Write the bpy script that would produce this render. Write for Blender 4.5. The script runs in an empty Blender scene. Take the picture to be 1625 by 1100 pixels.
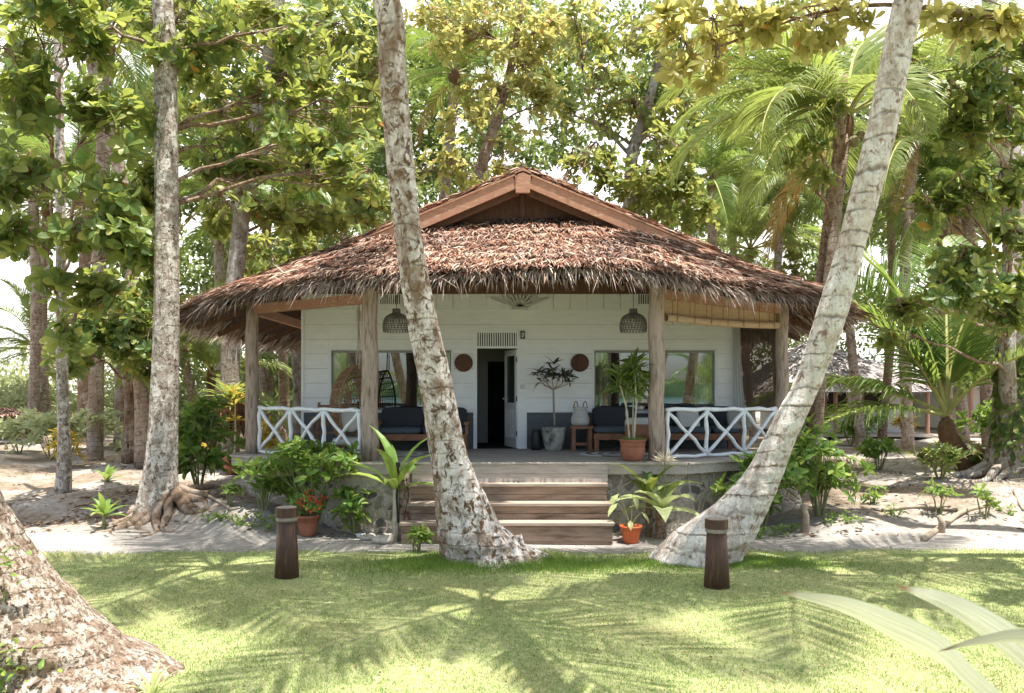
import bpy, math, random
import numpy as np
from math import radians, sin, cos, pi, sqrt, atan2
from mathutils import Vector, Matrix

random.seed(7)
RNG = np.random.default_rng(11)
SC = bpy.context.scene
COL = SC.collection

# ------------------------------------------------------------------ camera, sky, sun, exposure
CAMZ = 2.34; FPX = 1300.0; HY = 620.0; CX = 812.5
cam = bpy.data.cameras.new("camera")
cam_o = bpy.data.objects.new("camera", cam); COL.objects.link(cam_o)
cam_o.location = (0, 0, CAMZ); cam_o.rotation_euler = (radians(90), 0, 0)
cam.sensor_width = 36; cam.lens = 36*FPX/1625; cam.shift_y = 70/1625
cam.clip_end = 2000
cam.dof.use_dof = True; cam.dof.focus_distance = 13.5; cam.dof.aperture_fstop = 4.5
SC.camera = cam_o

SUN = Vector((0.15, -0.15, 1.0)).normalized()
elev = math.asin(SUN.z); az = atan2(SUN.x, SUN.y)
w = bpy.data.worlds.new("World"); SC.world = w; w.use_nodes = True
nt = w.node_tree; nt.nodes.clear()
sky = nt.nodes.new("ShaderNodeTexSky"); sky.sky_type = 'NISHITA'; sky.sun_disc = False
sky.sun_elevation = elev; sky.sun_rotation = az; sky.dust_density = 2.0; sky.air_density = 1.0
bg = nt.nodes.new("ShaderNodeBackground"); bg.inputs[1].default_value = 0.125
bg2 = nt.nodes.new("ShaderNodeBackground"); bg2.inputs[0].default_value = (1, .985, .96, 1); bg2.inputs[1].default_value = 1.0
mx = nt.nodes.new("ShaderNodeMixShader"); out = nt.nodes.new("ShaderNodeOutputWorld")
tc = nt.nodes.new("ShaderNodeTexCoord"); mp = nt.nodes.new("ShaderNodeMapping"); mp.inputs['Scale'].default_value = (1, 1, 2.2)
no = nt.nodes.new("ShaderNodeTexNoise"); no.inputs['Scale'].default_value = 1.6; no.inputs['Detail'].default_value = 6; no.inputs['Roughness'].default_value = .55
cr = nt.nodes.new("ShaderNodeValToRGB"); cr.color_ramp.elements[0].position = .36; cr.color_ramp.elements[1].position = .56
sepx = nt.nodes.new("ShaderNodeSeparateXYZ"); mad = nt.nodes.new("ShaderNodeMath"); mad.operation = 'MULTIPLY_ADD'; mad.inputs[1].default_value = .45
nt.links.new(tc.outputs['Generated'], mp.inputs[0]); nt.links.new(mp.outputs[0], no.inputs['Vector'])
nt.links.new(tc.outputs['Generated'], sepx.inputs[0]); nt.links.new(sepx.outputs['Y'], mad.inputs[0]); nt.links.new(no.outputs[0], mad.inputs[2])
nt.links.new(mad.outputs[0], cr.inputs[0]); nt.links.new(cr.outputs[0], mx.inputs[0])
nt.links.new(sky.outputs[0], bg.inputs[0]); nt.links.new(bg.outputs[0], mx.inputs[1]); nt.links.new(bg2.outputs[0], mx.inputs[2])
nt.links.new(mx.outputs[0], out.inputs[0])

sl = bpy.data.lights.new("sun", 'SUN'); sl.energy = 5.0; sl.angle = radians(.4); sl.color = (1, .95, .87)
so = bpy.data.objects.new("sun", sl); COL.objects.link(so)
so.rotation_euler = SUN.to_track_quat('Z', 'Y').to_euler(); so.location = (0, 0, 40)
SC.view_settings.view_transform = 'Standard'; SC.view_settings.look = 'None'; SC.view_settings.gamma = 1
SC.view_settings.use_curve_mapping = False
SC.view_settings.exposure = 1.28
try:
    SC.cycles.max_bounces = 7; SC.cycles.transparent_max_bounces = 8; SC.cycles.transmission_bounces = 6
    SC.cycles.diffuse_bounces = 4
except Exception: pass

# ------------------------------------------------------------------ geometry helpers
def P(px, py, Y): return Vector(((px-CX)*Y/FPX, Y, CAMZ-(py-HY)*Y/FPX))
def sstep(a, b, x):
    t = np.clip((x-a)/(b-a), 0, 1); return t*t*(3-2*t)
def hz(x, y):
    x = np.asarray(x, float); y = np.asarray(y, float)
    off = .35*np.sin(x*.9)+.2*np.sin(x*2.3+1)
    h = .30*sstep(13.9, 15.7, y+off)*(1-.0*x)
    h = h+(.035*np.sin(x*1.7+y*.9)+.03*np.sin(x*3.1-y*2.3+2)+.02*np.sin(x*5.3+y*4.1))*sstep(13, 15, y)
    h = h+.008*np.sin(x*1.1+.3)*np.sin(y*1.4)
    for cx, cy, r, a in MOUNDS: h = h+a*np.exp(-((x-cx)**2+(y-cy)**2)/(r*r))
    return h
MOUNDS = [(-.35, 11.2, .9, .10), (-5.9, 15.6, 1.3, .12), (14.2, 22.5, 2.0, .35), (3.1, 11.5, .9, .04), (-4.4, 14.0, .9, .38), (-5.6, 14.6, .8, .2), (5.6, 14.2, .9, .25)]
def G(px, py):
    """point where the ray through a pixel meets the ground"""
    d = (P(px, py, 1)-Vector((0, 0, CAMZ)))
    t = 2.0
    while t < 200:
        p = Vector((0, 0, CAMZ))+d*t
        if p.z <= float(hz(p.x, p.y)): return Vector((p.x, p.y, float(hz(p.x, p.y))))
        t += .03
    return Vector((0, 0, CAMZ))+d*60

class MB:
    def __init__(s): s.v = []; s.n = 0; s.t = []; s.q = []; s.ng = []; s.uv = []; s.tm = []; s.qm = []; s.nm = []
    def add(s, v, tris=None, quads=None, uv=None, mi=0, ngons=None):
        v = np.asarray(v, float).reshape(-1, 3)
        if tris is not None and len(tris):
            a = np.asarray(tris, np.int64)+s.n; s.t.append(a); s.tm.append(np.full(len(a), mi))
        if quads is not None and len(quads):
            a = np.asarray(quads, np.int64)+s.n; s.q.append(a); s.qm.append(np.full(len(a), mi))
        if ngons:
            for g in ngons: s.ng.append([i+s.n for i in g]); s.nm.append(mi)
        s.v.append(v); s.uv.append(np.zeros((len(v), 2)) if uv is None else np.asarray(uv, float)); s.n += len(v)
    def box(s, c, size, rot=None, mi=0):
        x, y, z = [a/2 for a in size]
        v = np.array([[i, j, k] for i in (-x, x) for j in (-y, y) for k in (-z, z)])
        if rot is not None: v = v@np.array(rot.to_3x3() if hasattr(rot, 'to_3x3') else rot).T
        s.add(v+np.array(c), quads=[[0, 1, 3, 2], [4, 6, 7, 5], [0, 4, 5, 1], [2, 3, 7, 6], [0, 2, 6, 4], [1, 5, 7, 3]], mi=mi)
    def bb(s, a, b, mi=0):
        a = np.array(a, float); b = np.array(b, float); s.box((a+b)/2, np.abs(b-a), mi=mi)
    def beam(s, p, q, wd, ht, mi=0, up=(0, 0, 1)):
        p = Vector(p); q = Vector(q); d = (q-p); L = d.length; d.normalize()
        up = Vector(up)
        if abs(d.dot(up)) > .98: up = Vector((0, 1, 0))
        r = d.cross(up).normalized(); u = r.cross(d).normalized()
        R = Matrix((r, d, u)).transposed()
        s.box((p+q)/2, (wd, L, ht), R, mi)
    def tube(s, pts, rad, n=8, cap=True, mi=0, wob=0, horiz=False):
        pts = np.array([list(p) for p in pts], float); m = len(pts)
        rad = np.full(m, rad) if np.isscalar(rad) else np.array(rad, float)
        T = np.gradient(pts, axis=0); T /= np.linalg.norm(T, axis=1)[:, None]+1e-9
        ref = np.array([0, 1, 0.]) if abs(T[0][1]) < .8 else np.array([1., 0, 0])
        X = np.empty((m, 3)); x = ref-T[0]*ref.dot(T[0]); x /= np.linalg.norm(x)
        for i in range(m):
            x = x-T[i]*x.dot(T[i]); x /= np.linalg.norm(x); X[i] = x
        Yv = np.cross(T, X)
        if horiz:
            X = np.tile([1., 0, 0], (m, 1)); Yv = np.tile([0, 1., 0], (m, 1))*np.clip(np.abs(T[:, 2:3])+.12, 0, 1)
        a = np.linspace(0, 2*pi, n+1)
        L = np.concatenate([[0], np.cumsum(np.linalg.norm(np.diff(pts, axis=0), axis=1))])
        rr = rad[:, None]*np.ones(n+1)[None]
        if wob:
            ph = RNG.uniform(0, 6, 4)
            rr = rr*(1+wob*(np.sin(2*a+ph[0])[None]*np.sin(L*1.3+ph[1])[:, None]+.6*np.sin(3*a+ph[2])[None]*np.sin(L*2.9+ph[3])[:, None]))
        V = pts[:, None]+rr[..., None]*(np.cos(a)[None, :, None]*X[:, None]+np.sin(a)[None, :, None]*Yv[:, None])
        uv = np.stack([np.tile(a/(2*pi), (m, 1)), np.tile(L[:, None], (1, n+1))], -1).reshape(-1, 2)
        i, j = np.meshgrid(np.arange(m-1), np.arange(n), indexing='ij'); b = (i*(n+1)+j).ravel()
        s.add(V.reshape(-1, 3), quads=np.stack([b, b+1, b+n+2, b+n+1], 1), uv=uv, mi=mi,
              ngons=([list(range(n))[::-1], [(m-1)*(n+1)+k for k in range(n)]] if cap else None))
    def lathe(s, c, prof, n=24, mi=0, sx=1, sy=1):
        pr = np.array(prof, float); m = len(pr); a = np.linspace(0, 2*pi, n+1)
        V = np.stack([pr[:, 0][:, None]*np.cos(a)*sx, pr[:, 0][:, None]*np.sin(a)*sy, np.tile(pr[:, 1][:, None], (1, n+1))], -1)+np.array(c)
        i, j = np.meshgrid(np.arange(m-1), np.arange(n), indexing='ij'); b = (i*(n+1)+j).ravel()
        uv = np.stack([np.tile(a/(2*pi), (m, 1)), np.tile(pr[:, 1][:, None], (1, n+1))], -1).reshape(-1, 2)
        s.add(V.reshape(-1, 3), quads=np.stack([b, b+1, b+n+2, b+n+1], 1), uv=uv, mi=mi)
    def grid(s, X, Y, Z, mi=0, uv=None):
        m, n = X.shape; i, j = np.meshgrid(np.arange(m-1), np.arange(n-1), indexing='ij'); b = (i*n+j).ravel()
        s.add(np.stack([X, Y, Z], -1).reshape(-1, 3), quads=np.stack([b, b+n, b+n+1, b+1], 1), mi=mi, uv=uv)
    def leaves(s, pos, d, up, L, W, tpl=None, mi=0):
        """batch of leaves: pos base, d direction, up normal hint, L length, W width"""
        tpl = LEAF if tpl is None else tpl
        pos = np.asarray(pos, float); N = len(pos)
        if N == 0: return
        d = d/(np.linalg.norm(d, axis=1)[:, None]+1e-9)
        r = np.cross(up, d); r /= np.linalg.norm(r, axis=1)[:, None]+1e-6
        u = np.cross(d, r)
        L = np.broadcast_to(L, (N,)); W = np.broadcast_to(W, (N,))
        tv, tq, tt = tpl
        V = pos[:, None]+tv[None, :, 0:1]*(d*L[:, None])[:, None]+tv[None, :, 1:2]*(r*W[:, None])[:, None]+tv[None, :, 2:3]*(u*L[:, None])[:, None]
        off = (np.arange(N)*len(tv))[:, None, None]
        s.add(V.reshape(-1, 3), tris=(tt[None]+off).reshape(-1, 3) if len(tt) else None,
              quads=(tq[None]+off).reshape(-1, 4) if len(tq) else None, mi=mi)
    def strip(s, pts, wid, side, fold=.0, mi=0):
        """curved strap leaf with a fold along its midrib"""
        pts = np.array([list(p) for p in pts], float); m = len(pts); wid = np.array(wid, float)
        T = np.gradient(pts, axis=0); T /= np.linalg.norm(T, axis=1)[:, None]+1e-9
        side = np.array(side, float)
        S = side[None]-T*(T@side)[:, None]; S /= np.linalg.norm(S, axis=1)[:, None]+1e-9
        Nn = np.cross(T, S)
        V = np.stack([pts-S*wid[:, None]/2+Nn*wid[:, None]*fold, pts, pts+S*wid[:, None]/2+Nn*wid[:, None]*fold], 1).reshape(-1, 3)
        b = np.arange(m-1)*3
        Lc = np.concatenate([[0], np.cumsum(np.linalg.norm(np.diff(pts, axis=0), axis=1))]); uv = np.stack([np.tile([0, .5, 1.], m), np.repeat(Lc, 3)], 1)
        s.add(V, quads=np.concatenate([np.stack([b, b+1, b+4, b+3], 1), np.stack([b+1, b+2, b+5, b+4], 1)]), mi=mi, uv=uv)
    def build(s, name, mats, parent=None, smooth=False, loc=None):
        me = bpy.data.meshes.new(name)
        V = np.concatenate(s.v) if s.v else np.zeros((0, 3))
        org = np.zeros(3)
        if loc is not None: org = np.array(loc, float); V = V-org
        t = np.concatenate(s.t) if s.t else np.zeros((0, 3), int); q = np.concatenate(s.q) if s.q else np.zeros((0, 4), int)
        li = np.concatenate([t.ravel(), q.ravel()]+[np.array(g) for g in s.ng]).astype(np.int32)
        cnt = np.concatenate([np.full(len(t), 3), np.full(len(q), 4), np.array([len(g) for g in s.ng], int)]).astype(np.int64)
        st = np.concatenate([[0], np.cumsum(cnt)[:-1]]).astype(np.int32)
        mi = np.concatenate((s.tm or [np.zeros(0)])+(s.qm or [np.zeros(0)])+[np.array(s.nm)]).astype(np.int32)
        me.vertices.add(len(V)); me.vertices.foreach_set('co', V.astype(np.float32).ravel())
        me.loops.add(len(li)); me.loops.foreach_set('vertex_index', li)
        me.polygons.add(len(cnt)); me.polygons.foreach_set('loop_start', st)
        me.polygons.foreach_set('material_index', mi)
        me.polygons.foreach_set('use_smooth', np.full(len(cnt), bool(smooth)))
        me.update(calc_edges=True)
        uvl = me.uv_layers.new(name='UVMap'); UV = np.concatenate(s.uv)
        uvl.data.foreach_set('uv', UV[li].astype(np.float32).ravel())
        me.validate()
        for m_ in (mats if isinstance(mats, (list, tuple)) else [mats]): me.materials.append(m_)
        o = bpy.data.objects.new(name, me); COL.objects.link(o)
        if parent is not None:
            o.parent = parent
            if loc is None: o.matrix_parent_inverse = Matrix.Translation(parent.location).inverted() if parent.type == 'EMPTY' or True else Matrix()
            else: o.location = Vector(org)-parent.location
        elif loc is not None: o.location = org
        return o

def tpl(v, q, t): return (np.array(v, float), np.array(q, int).reshape(-1, 4), np.array(t, int).reshape(-1, 3))
LEAF = tpl([[0, 0, 0], [.3, 0, -.01], [.68, 0, -.03], [1, 0, -.12], [.3, .30, .04], [.68, .5, .03], [.3, -.30, .04], [.68, -.5, .03], [.92, .27, -.05], [.92, -.27, -.05]],
           [[1, 2, 5, 4], [1, 6, 7, 2], [2, 3, 8, 5], [2, 7, 9, 3]], [[0, 1, 4], [0, 6, 1]])
LANCE = tpl([[0, 0, 0], [.35, 0, .02], [.7, 0, -.04], [1, 0, -.16], [.35, .5, .05], [.7, .36, -.01], [.35, -.5, .05], [.7, -.36, -.01]],
            [[1, 2, 5, 4], [1, 6, 7, 2]], [[0, 1, 4], [0, 6, 1], [2, 3, 5], [2, 7, 3]])
FAR = tpl([[0, 0, 0], [.5, .5, .04], [1, 0, -.08], [.5, -.5, .04]], [[0, 3, 2, 1]], [])
BLADE = tpl([[0, .5, 0], [0, -.5, 0], [1, 0, 0]], [], [[0, 1, 2]])
STRAND = tpl([[0, .5, 0], [0, -.5, 0], [.5, .45, .03], [.5, -.45, .03], [1, 0, -.04]], [[0, 1, 3, 2]], [[2, 3, 4]])

def tag(o, label=None, cat=None, group=None, kind=None):
    if label: o['label'] = label
    if cat: o['category'] = cat
    if group: o['group'] = group
    if kind: o['kind'] = kind
    return o
def thing(name, label, cat, loc=(0, 0, 0), group=None):
    o = bpy.data.objects.new(name, None); COL.objects.link(o); o.location = loc; o.empty_display_size = .2
    return tag(o, label, cat, group)
def rv(n, s=1.0): return RNG.normal(size=(n, 3))*s
def bez(a, b, c, d, n=8):
    a, b, c, d = [np.array(p, float) for p in (a, b, c, d)]; t = np.linspace(0, 1, n)[:, None]
    return (1-t)**3*a+3*(1-t)**2*t*b+3*(1-t)*t*t*c+t**3*d
def crom(pts, k=4):
    """smooth curve through points of any dimension"""
    p = np.array([list(q) for q in pts], float); p = np.vstack([2*p[0]-p[1], p, 2*p[-1]-p[-2]]); o = []
    for i in range(1, len(p)-2):
        for t in np.linspace(0, 1, k, endpoint=False):
            o.append(.5*((2*p[i])+(-p[i-1]+p[i+1])*t+(2*p[i-1]-5*p[i]+4*p[i+1]-p[i+2])*t*t+(-p[i-1]+3*p[i]-3*p[i+1]+p[i+2])*t**3))
    o.append(p[-2]); return np.array(o)

# ------------------------------------------------------------------ materials
def newmat(name):
    m = bpy.data.materials.new(name); m.use_nodes = True; nt = m.node_tree; nt.nodes.clear()
    o = nt.nodes.new('ShaderNodeOutputMaterial'); b = nt.nodes.new('ShaderNodeBsdfPrincipled'); nt.links.new(b.outputs[0], o.inputs[0])
    return m, nt, b, o
def ramp(nt, stops, fac):
    r = nt.nodes.new('ShaderNodeValToRGB'); e = r.color_ramp.elements
    while len(e) < len(stops): e.new(.5)
    for x, (p, c) in zip(e, stops): x.position = p; x.color = (*c, 1) if len(c) == 3 else c
    nt.links.new(fac, r.inputs[0]); return r.outputs[0]
def noise(nt, vec, scale, detail=4, rough=.55, dist=0):
    n = nt.nodes.new('ShaderNodeTexNoise'); n.inputs['Scale'].default_value = scale; n.inputs['Detail'].default_value = detail
    n.inputs['Roughness'].default_value = rough; n.inputs['Distortion'].default_value = dist
    if vec is not None: nt.links.new(vec, n.inputs['Vector'])
    return n.outputs[0]
def coord(nt, kind='Object', scale=(1, 1, 1)):
    t = nt.nodes.new('ShaderNodeTexCoord'); m = nt.nodes.new('ShaderNodeMapping'); m.inputs['Scale'].default_value = scale
    nt.links.new(t.outputs[kind], m.inputs[0]); return m.outputs[0]
def mixc(nt, fac, a, b, mode='MIX'):
    m = nt.nodes.new('ShaderNodeMix'); m.data_type = 'RGBA'; m.blend_type = mode
    for k, x in ((0, fac), (6, a), (7, b)):
        if isinstance(x, (int, float)): m.inputs[k].default_value = x
        elif isinstance(x, tuple): m.inputs[k].default_value = (*x, 1)
        else: nt.links.new(x, m.inputs[k])
    return m.outputs[2]
def bump(nt, b, h, strength=.4, dist=.02):
    n = nt.nodes.new('ShaderNodeBump'); n.inputs['Strength'].default_value = strength; n.inputs['Distance'].default_value = dist
    nt.links.new(h, n.inputs['Height']); nt.links.new(n.outputs[0], b.inputs['Normal'])
def math_(nt, op, a, b=None):
    m = nt.nodes.new('ShaderNodeMath'); m.operation = op
    for k, x in enumerate((a, b)):
        if x is None: continue
        if isinstance(x, (int, float)): m.inputs[k].default_value = x
        else: nt.links.new(x, m.inputs[k])
    return m.outputs[0]
def plain(name, c, rough=.7, var=.25, scale=6, stretch=(1, 1, 1), bmp=.2, bd=.01, spec=.3, c2=None, metal=0):
    m, nt, b, o = newmat(name); v = coord(nt, 'Object', stretch)
    n = noise(nt, v, scale, 6, .6)
    c2 = c2 or tuple(x*(1-var) for x in c); hi = tuple(min(1, x*(1+var*.6)) for x in c)
    nt.links.new(ramp(nt, [(.3, c2), (.5, c), (.7, hi)], n), b.inputs['Base Color'])
    b.inputs['Roughness'].default_value = rough; b.inputs['Specular IOR Level'].default_value = spec; b.inputs['Metallic'].default_value = metal
    if bmp: bump(nt, b, noise(nt, v, scale*4, 5, .7), bmp, bd)
    return m
def leafmat(name, stops, trans=.42, tcol=(.42, .50, .06), rough=.42, spec=.35, tvar=None):
    m, nt, b, o = newmat(name); g = nt.nodes.new('ShaderNodeNewGeometry')
    col = ramp(nt, stops, g.outputs['Random Per Island'])
    big = noise(nt, coord(nt, 'Object'), .8, 2)
    col = mixc(nt, math_(nt, 'MULTIPLY', big, .0 if name.startswith('pale') else .2), col, (.17, .19, .06), 'MIX')
    nt.links.new(col, b.inputs['Base Color']); b.inputs['Roughness'].default_value = rough; b.inputs['Specular IOR Level'].default_value = spec
    tr = nt.nodes.new('ShaderNodeBsdfTranslucent')
    if name.startswith('pale_spear'):
        sp_ = nt.nodes.new('ShaderNodeSeparateXYZ'); nt.links.new(coord(nt, 'UV'), sp_.inputs[0])
        wn = noise(nt, coord(nt, 'UV', (26, .8, 1)), 1.0, 3, .6)
        col = mixc(nt, .8, col, ramp(nt, [(.34, (.68, .78, .45)), (.5, (1, 1, 1)), (.66, (1.12, 1.1, 1.15))], wn), 'MULTIPLY')
        mid = math_(nt, 'ABSOLUTE', math_(nt, 'SUBTRACT', sp_.outputs[0], .5)); col = mixc(nt, ramp(nt, [(0, (1, 1, 1)), (.05, (0, 0, 0))], mid), col, (.80, .84, .62))
        tipf = math_(nt, 'ADD', sp_.outputs[1], math_(nt, 'MULTIPLY', wn, .05)); col = mixc(nt, ramp(nt, [(.05, (1, 1, 1)), (.085, (0, 0, 0))], tipf), col, (.34, .22, .10))
        nt.links.new(col, b.inputs['Base Color']); bump(nt, b, wn, 1.0, .02)
    nt.links.new(mixc(nt, .78 if not name.startswith('pale_spear') else .3, col, tcol), tr.inputs[0])
    ms = nt.nodes.new('ShaderNodeMixShader'); ms.inputs[0].default_value = trans
    nt.links.new(b.outputs[0], ms.inputs[1]); nt.links.new(tr.outputs[0], ms.inputs[2]); nt.links.new(ms.outputs[0], o.inputs[0])
    return m
def islandmat(name, stops, rough=.8, trans=0, nscale=0):
    m, nt, b, o = newmat(name); g = nt.nodes.new('ShaderNodeNewGeometry')
    col = ramp(nt, stops, g.outputs['Random Per Island'])
    if nscale:
        n = noise(nt, coord(nt, 'Object'), nscale, 4); col = mixc(nt, .8, col, ramp(nt, [(.35, (.55, .5, .5)), (.65, (1.25, 1.1, 1.0))], n), 'MULTIPLY')
    nt.links.new(col, b.inputs['Base Color']); b.inputs['Roughness'].default_value = rough; b.inputs['Specular IOR Level'].default_value = .2
    if trans:
        tr = nt.nodes.new('ShaderNodeBsdfTranslucent'); nt.links.new(col, tr.inputs[0])
        ms = nt.nodes.new('ShaderNodeMixShader'); ms.inputs[0].default_value = trans
        nt.links.new(b.outputs[0], ms.inputs[1]); nt.links.new(tr.outputs[0], ms.inputs[2]); nt.links.new(ms.outputs[0], o.inputs[0])
    return m
def bark(name, base, pale, dark, ring=.25, ringamt=.8, pth=(.45, .6), dth=(.52, .62), pscale=3, rough=.85, big=0):
    """palm or tree bark: ring scars along the trunk plus lichen patches"""
    m, nt, b, o = newmat(name)
    uv = coord(nt, 'UV', (1, 1, 1)); ob = coord(nt, 'Object', (1, 1, .8))
    n1 = noise(nt, ob, pscale, 8, .65, .4); n2 = noise(nt, ob, pscale*2.3, 8, .7, .6); n3 = noise(nt, ob, 28, 6, .7); nf_ = noise(nt, coord(nt, 'Object', (1, 1, .12)), 26, 5, .7)
    nl = noise(nt, coord(nt, 'Object', (1, 1, .35)), 3.2, 3)
    col = mixc(nt, ramp(nt, [(pth[0], (0, 0, 0)), (pth[1], (1, 1, 1))], n1), base, pale)
    col = mixc(nt, ramp(nt, [(dth[0], (0, 0, 0)), (dth[1], (1, 1, 1))], n2), col, dark)
    if big: col = mixc(nt, math_(nt, 'MULTIPLY', ramp(nt, [(.48, (0, 0, 0)), (.60, (1, 1, 1))], noise(nt, coord(nt, 'Object', (1, 1, .6)), 1.7, 7, .7, .5)), big), col, tuple(x*1.5 for x in dark))
    col = mixc(nt, .55, col, ramp(nt, [(.3, (.55, .52, .5)), (.7, (1.2, 1.18, 1.15))], n3), 'MULTIPLY')
    col = mixc(nt, .6, col, ramp(nt, [(.32, (.58, .50, .45)), (.5, (.95, .93, .92)), (.68, (1.12, 1.12, 1.12))], nf_), 'MULTIPLY')
    sp = nt.nodes.new('ShaderNodeSeparateXYZ'); nt.links.new(uv, sp.inputs[0])
    u = math_(nt, 'MULTIPLY', sp.outputs[0], 2*pi)
    wv = math_(nt, 'ADD', sp.outputs[1], math_(nt, 'MULTIPLY', math_(nt, 'SINE', u), .02))
    wv = math_(nt, 'ADD', wv, math_(nt, 'MULTIPLY', nl, .16))
    wv = math_(nt, 'ADD', wv, math_(nt, 'MULTIPLY', n1, .04))
    wv = math_(nt, 'ADD', wv, math_(nt, 'MULTIPLY', math_(nt, 'SINE', math_(nt, 'MULTIPLY', sp.outputs[1], 3.7)), ring*.3)); wv = math_(nt, 'ADD', wv, math_(nt, 'MULTIPLY', math_(nt, 'SINE', math_(nt, 'MULTIPLY', sp.outputs[1], 9.1)), ring*.14))
    fr = math_(nt, 'FRACT', math_(nt, 'DIVIDE', wv, ring))
    n4 = noise(nt, ob, 5, 4, .6)
    line = ramp(nt, [(0, (1, 1, 1)), (.05, (.9, .9, .9)), (.13, (0, 0, 0)), (.95, (0, 0, 0)), (1, (1, 1, 1))], fr)
    lm = math_(nt, 'MULTIPLY', math_(nt, 'MULTIPLY', line, ringamt), ramp(nt, [(.4, (.05, .05, .05)), (.58, (1, 1, 1))], n4))
    col = mixc(nt, lm, col, tuple(x*.55 for x in dark))
    nt.links.new(col, b.inputs['Base Color']); b.inputs['Roughness'].default_value = rough; b.inputs['Specular IOR Level'].default_value = .15
    h = math_(nt, 'SUBTRACT', math_(nt, 'ADD', math_(nt, 'ADD', n3, nf_), n2), math_(nt, 'MULTIPLY', lm, 1.2))
    bump(nt, b, h, .8, .03)
    return m

M = {}
M['leaf_dark'] = leafmat('broad_leaf_dark', [(0, (.035, .09, .030)), (.3, (.07, .15, .04)), (.6, (.15, .22, .055)), (.9, (.30, .33, .10)), (.99, (.38, .38, .13)), (.993, (.55, .22, .03))], .44, (.46, .50, .10))
M['leaf_mid'] = leafmat('broad_leaf_mid', [(0, (.06, .12, .025)), (.5, (.11, .17, .035)), (.85, (.20, .24, .05)), (.985, (.27, .28, .06)), (.99, (.5, .18, .03))], .46, (.54, .54, .14))
M['leaf_yellow'] = leafmat('broad_leaf_yellow', [(0, (.12, .17, .035)), (.5, (.22, .25, .06)), (.9, (.34, .33, .10)), (.985, (.40, .37, .12)), (.99, (.55, .16, .03))], .55, (.78, .70, .24))
M['leaf_bush'] = leafmat('bush_leaf', [(0, (.07, .16, .03)), (.5, (.15, .27, .05)), (.9, (.28, .38, .08)), (1, (.38, .42, .12))], .36, (.36, .50, .09))
M['leaf_far'] = leafmat('far_leaf', [(0, (.04, .09, .03)), (.5, (.09, .15, .045)), (.9, (.17, .23, .07)), (1, (.27, .31, .11))], .32, (.36, .44, .10), .5)
M['leaf_pale'] = leafmat('pale_far_leaf', [(0, (.22, .27, .12)), (.5, (.34, .38, .2)), (1, (.46, .48, .3))], .4, (.6, .62, .28), .7)  # bleached brightness of the far clearing put into the leaf colour
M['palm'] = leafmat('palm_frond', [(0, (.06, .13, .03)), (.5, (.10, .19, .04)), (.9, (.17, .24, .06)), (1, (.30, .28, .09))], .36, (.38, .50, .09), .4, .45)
M['palm_y'] = leafmat('palm_frond_yellow', [(0, (.10, .17, .04)), (.6, (.17, .24, .06)), (1, (.33, .33, .12))], .38, (.46, .54, .12), .4, .45)  # yellower green variant of the frond tone
M['palm_dead'] = leafmat('palm_frond_dry', [(0, (.20, .12, .05)), (.6, (.32, .20, .08)), (1, (.42, .28, .12))], .35, (.6, .38, .12), .7)
M['dracaena'] = leafmat('dracaena_leaf', [(0, (.05, .12, .03)), (.5, (.10, .18, .035)), (1, (.26, .30, .07))], .35, (.45, .5, .08))
M['plumeria'] = leafmat('dull_leaf', [(0, (.03, .035, .03)), (1, (.06, .06, .05))], .2, (.12, .13, .08))
M['caladium'] = leafmat('pale_caladium_leaf', [(0, (.35, .42, .15)), (1, (.6, .66, .35))], .4, (.8, .85, .4))
M['spear'] = leafmat('pale_spear_leaf', [(0, (.86, .86, .72)), (1, (.88, .88, .78))], .12, (.85, .88, .55), .5)
M['croton'] = leafmat('croton_leaf', [(0, (.30, .28, .04)), (.6, (.5, .42, .06)), (1, (.5, .22, .05))], .4, (.7, .55, .1))
M['flower_red'] = plain('red_blossom', (.65, .05, .03), .6, .3, 20)
M['flower_cream'] = plain('cream_flower', (.75, .66, .5), .6, .2, 20)
M['bark_grey'] = bark('bark_grey', (.33, .28, .23), (.55, .52, .47), (.15, .11, .08), .5, .25)
M['bark_brown'] = bark('bark_brown', (.27, .18, .12), (.42, .34, .27), (.12, .07, .045), .12, .6)
M['bark_palm'] = bark('bark_palm', (.36, .27, .20), (.50, .43, .36), (.20, .12, .08), .14, .7)
M['bark_white'] = bark('bark_white_palm', (.60, .52, .45), (.86, .83, .79), (.32, .22, .16), .27, .8, (.38, .52), (.54, .62), 5.0, big=.35)
M['bark_lichen'] = bark('bark_lichen_palm', (.38, .29, .22), (.84, .79, .75), (.16, .10, .06), .21, .6, (.38, .50), (.51, .58), 4.6, big=.8)
M['bark_root'] = bark('bark_root', (.24, .17, .12), (.36, .30, .25), (.12, .08, .05), .5, 0)
M['bark_near'] = bark('bark_near_palm', (.30, .225, .175), (.60, .54, .48), (.12, .08, .055), .10, .45, (.45, .57), (.50, .57), 11, big=.4)
M['bark_spot'] = bark('bark_spotted', (.40, .34, .29), (.70, .67, .62), (.13, .10, .07), .3, .25, (.46, .56), (.52, .60), 7)
M['wall'] = plain('white_painted_board', (.86, .86, .845), .55, .07, 3, (1, 1, 6), .12, .004, .3)
M['white_rail'] = plain('white_painted_branch', (.80, .82, .84), .5, .12, 9, (1, 1, 1), .35, .01, .3)
M['grey_panel'] = plain('slate_grey_board', (.10, .112, .12), .6, .15, 5, (1, 1, 4), .1, .004)
M['wood_deck'] = plain('weathered_deck', (.42, .375, .33), .75, .3, 7, (.5, 6, 4), .35, .006, .25)
M['wood_step'] = plain('step_board', (.29, .21, .15), .8, .5, 3.2, (.5, 3, 3), .45, .008, .25, (.10, .065, .042))
M['step_tread'] = plain('step_tread', (.35, .275, .22), .75, .35, 5, (.6, 6, 6), .4, .006, .25)
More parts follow.
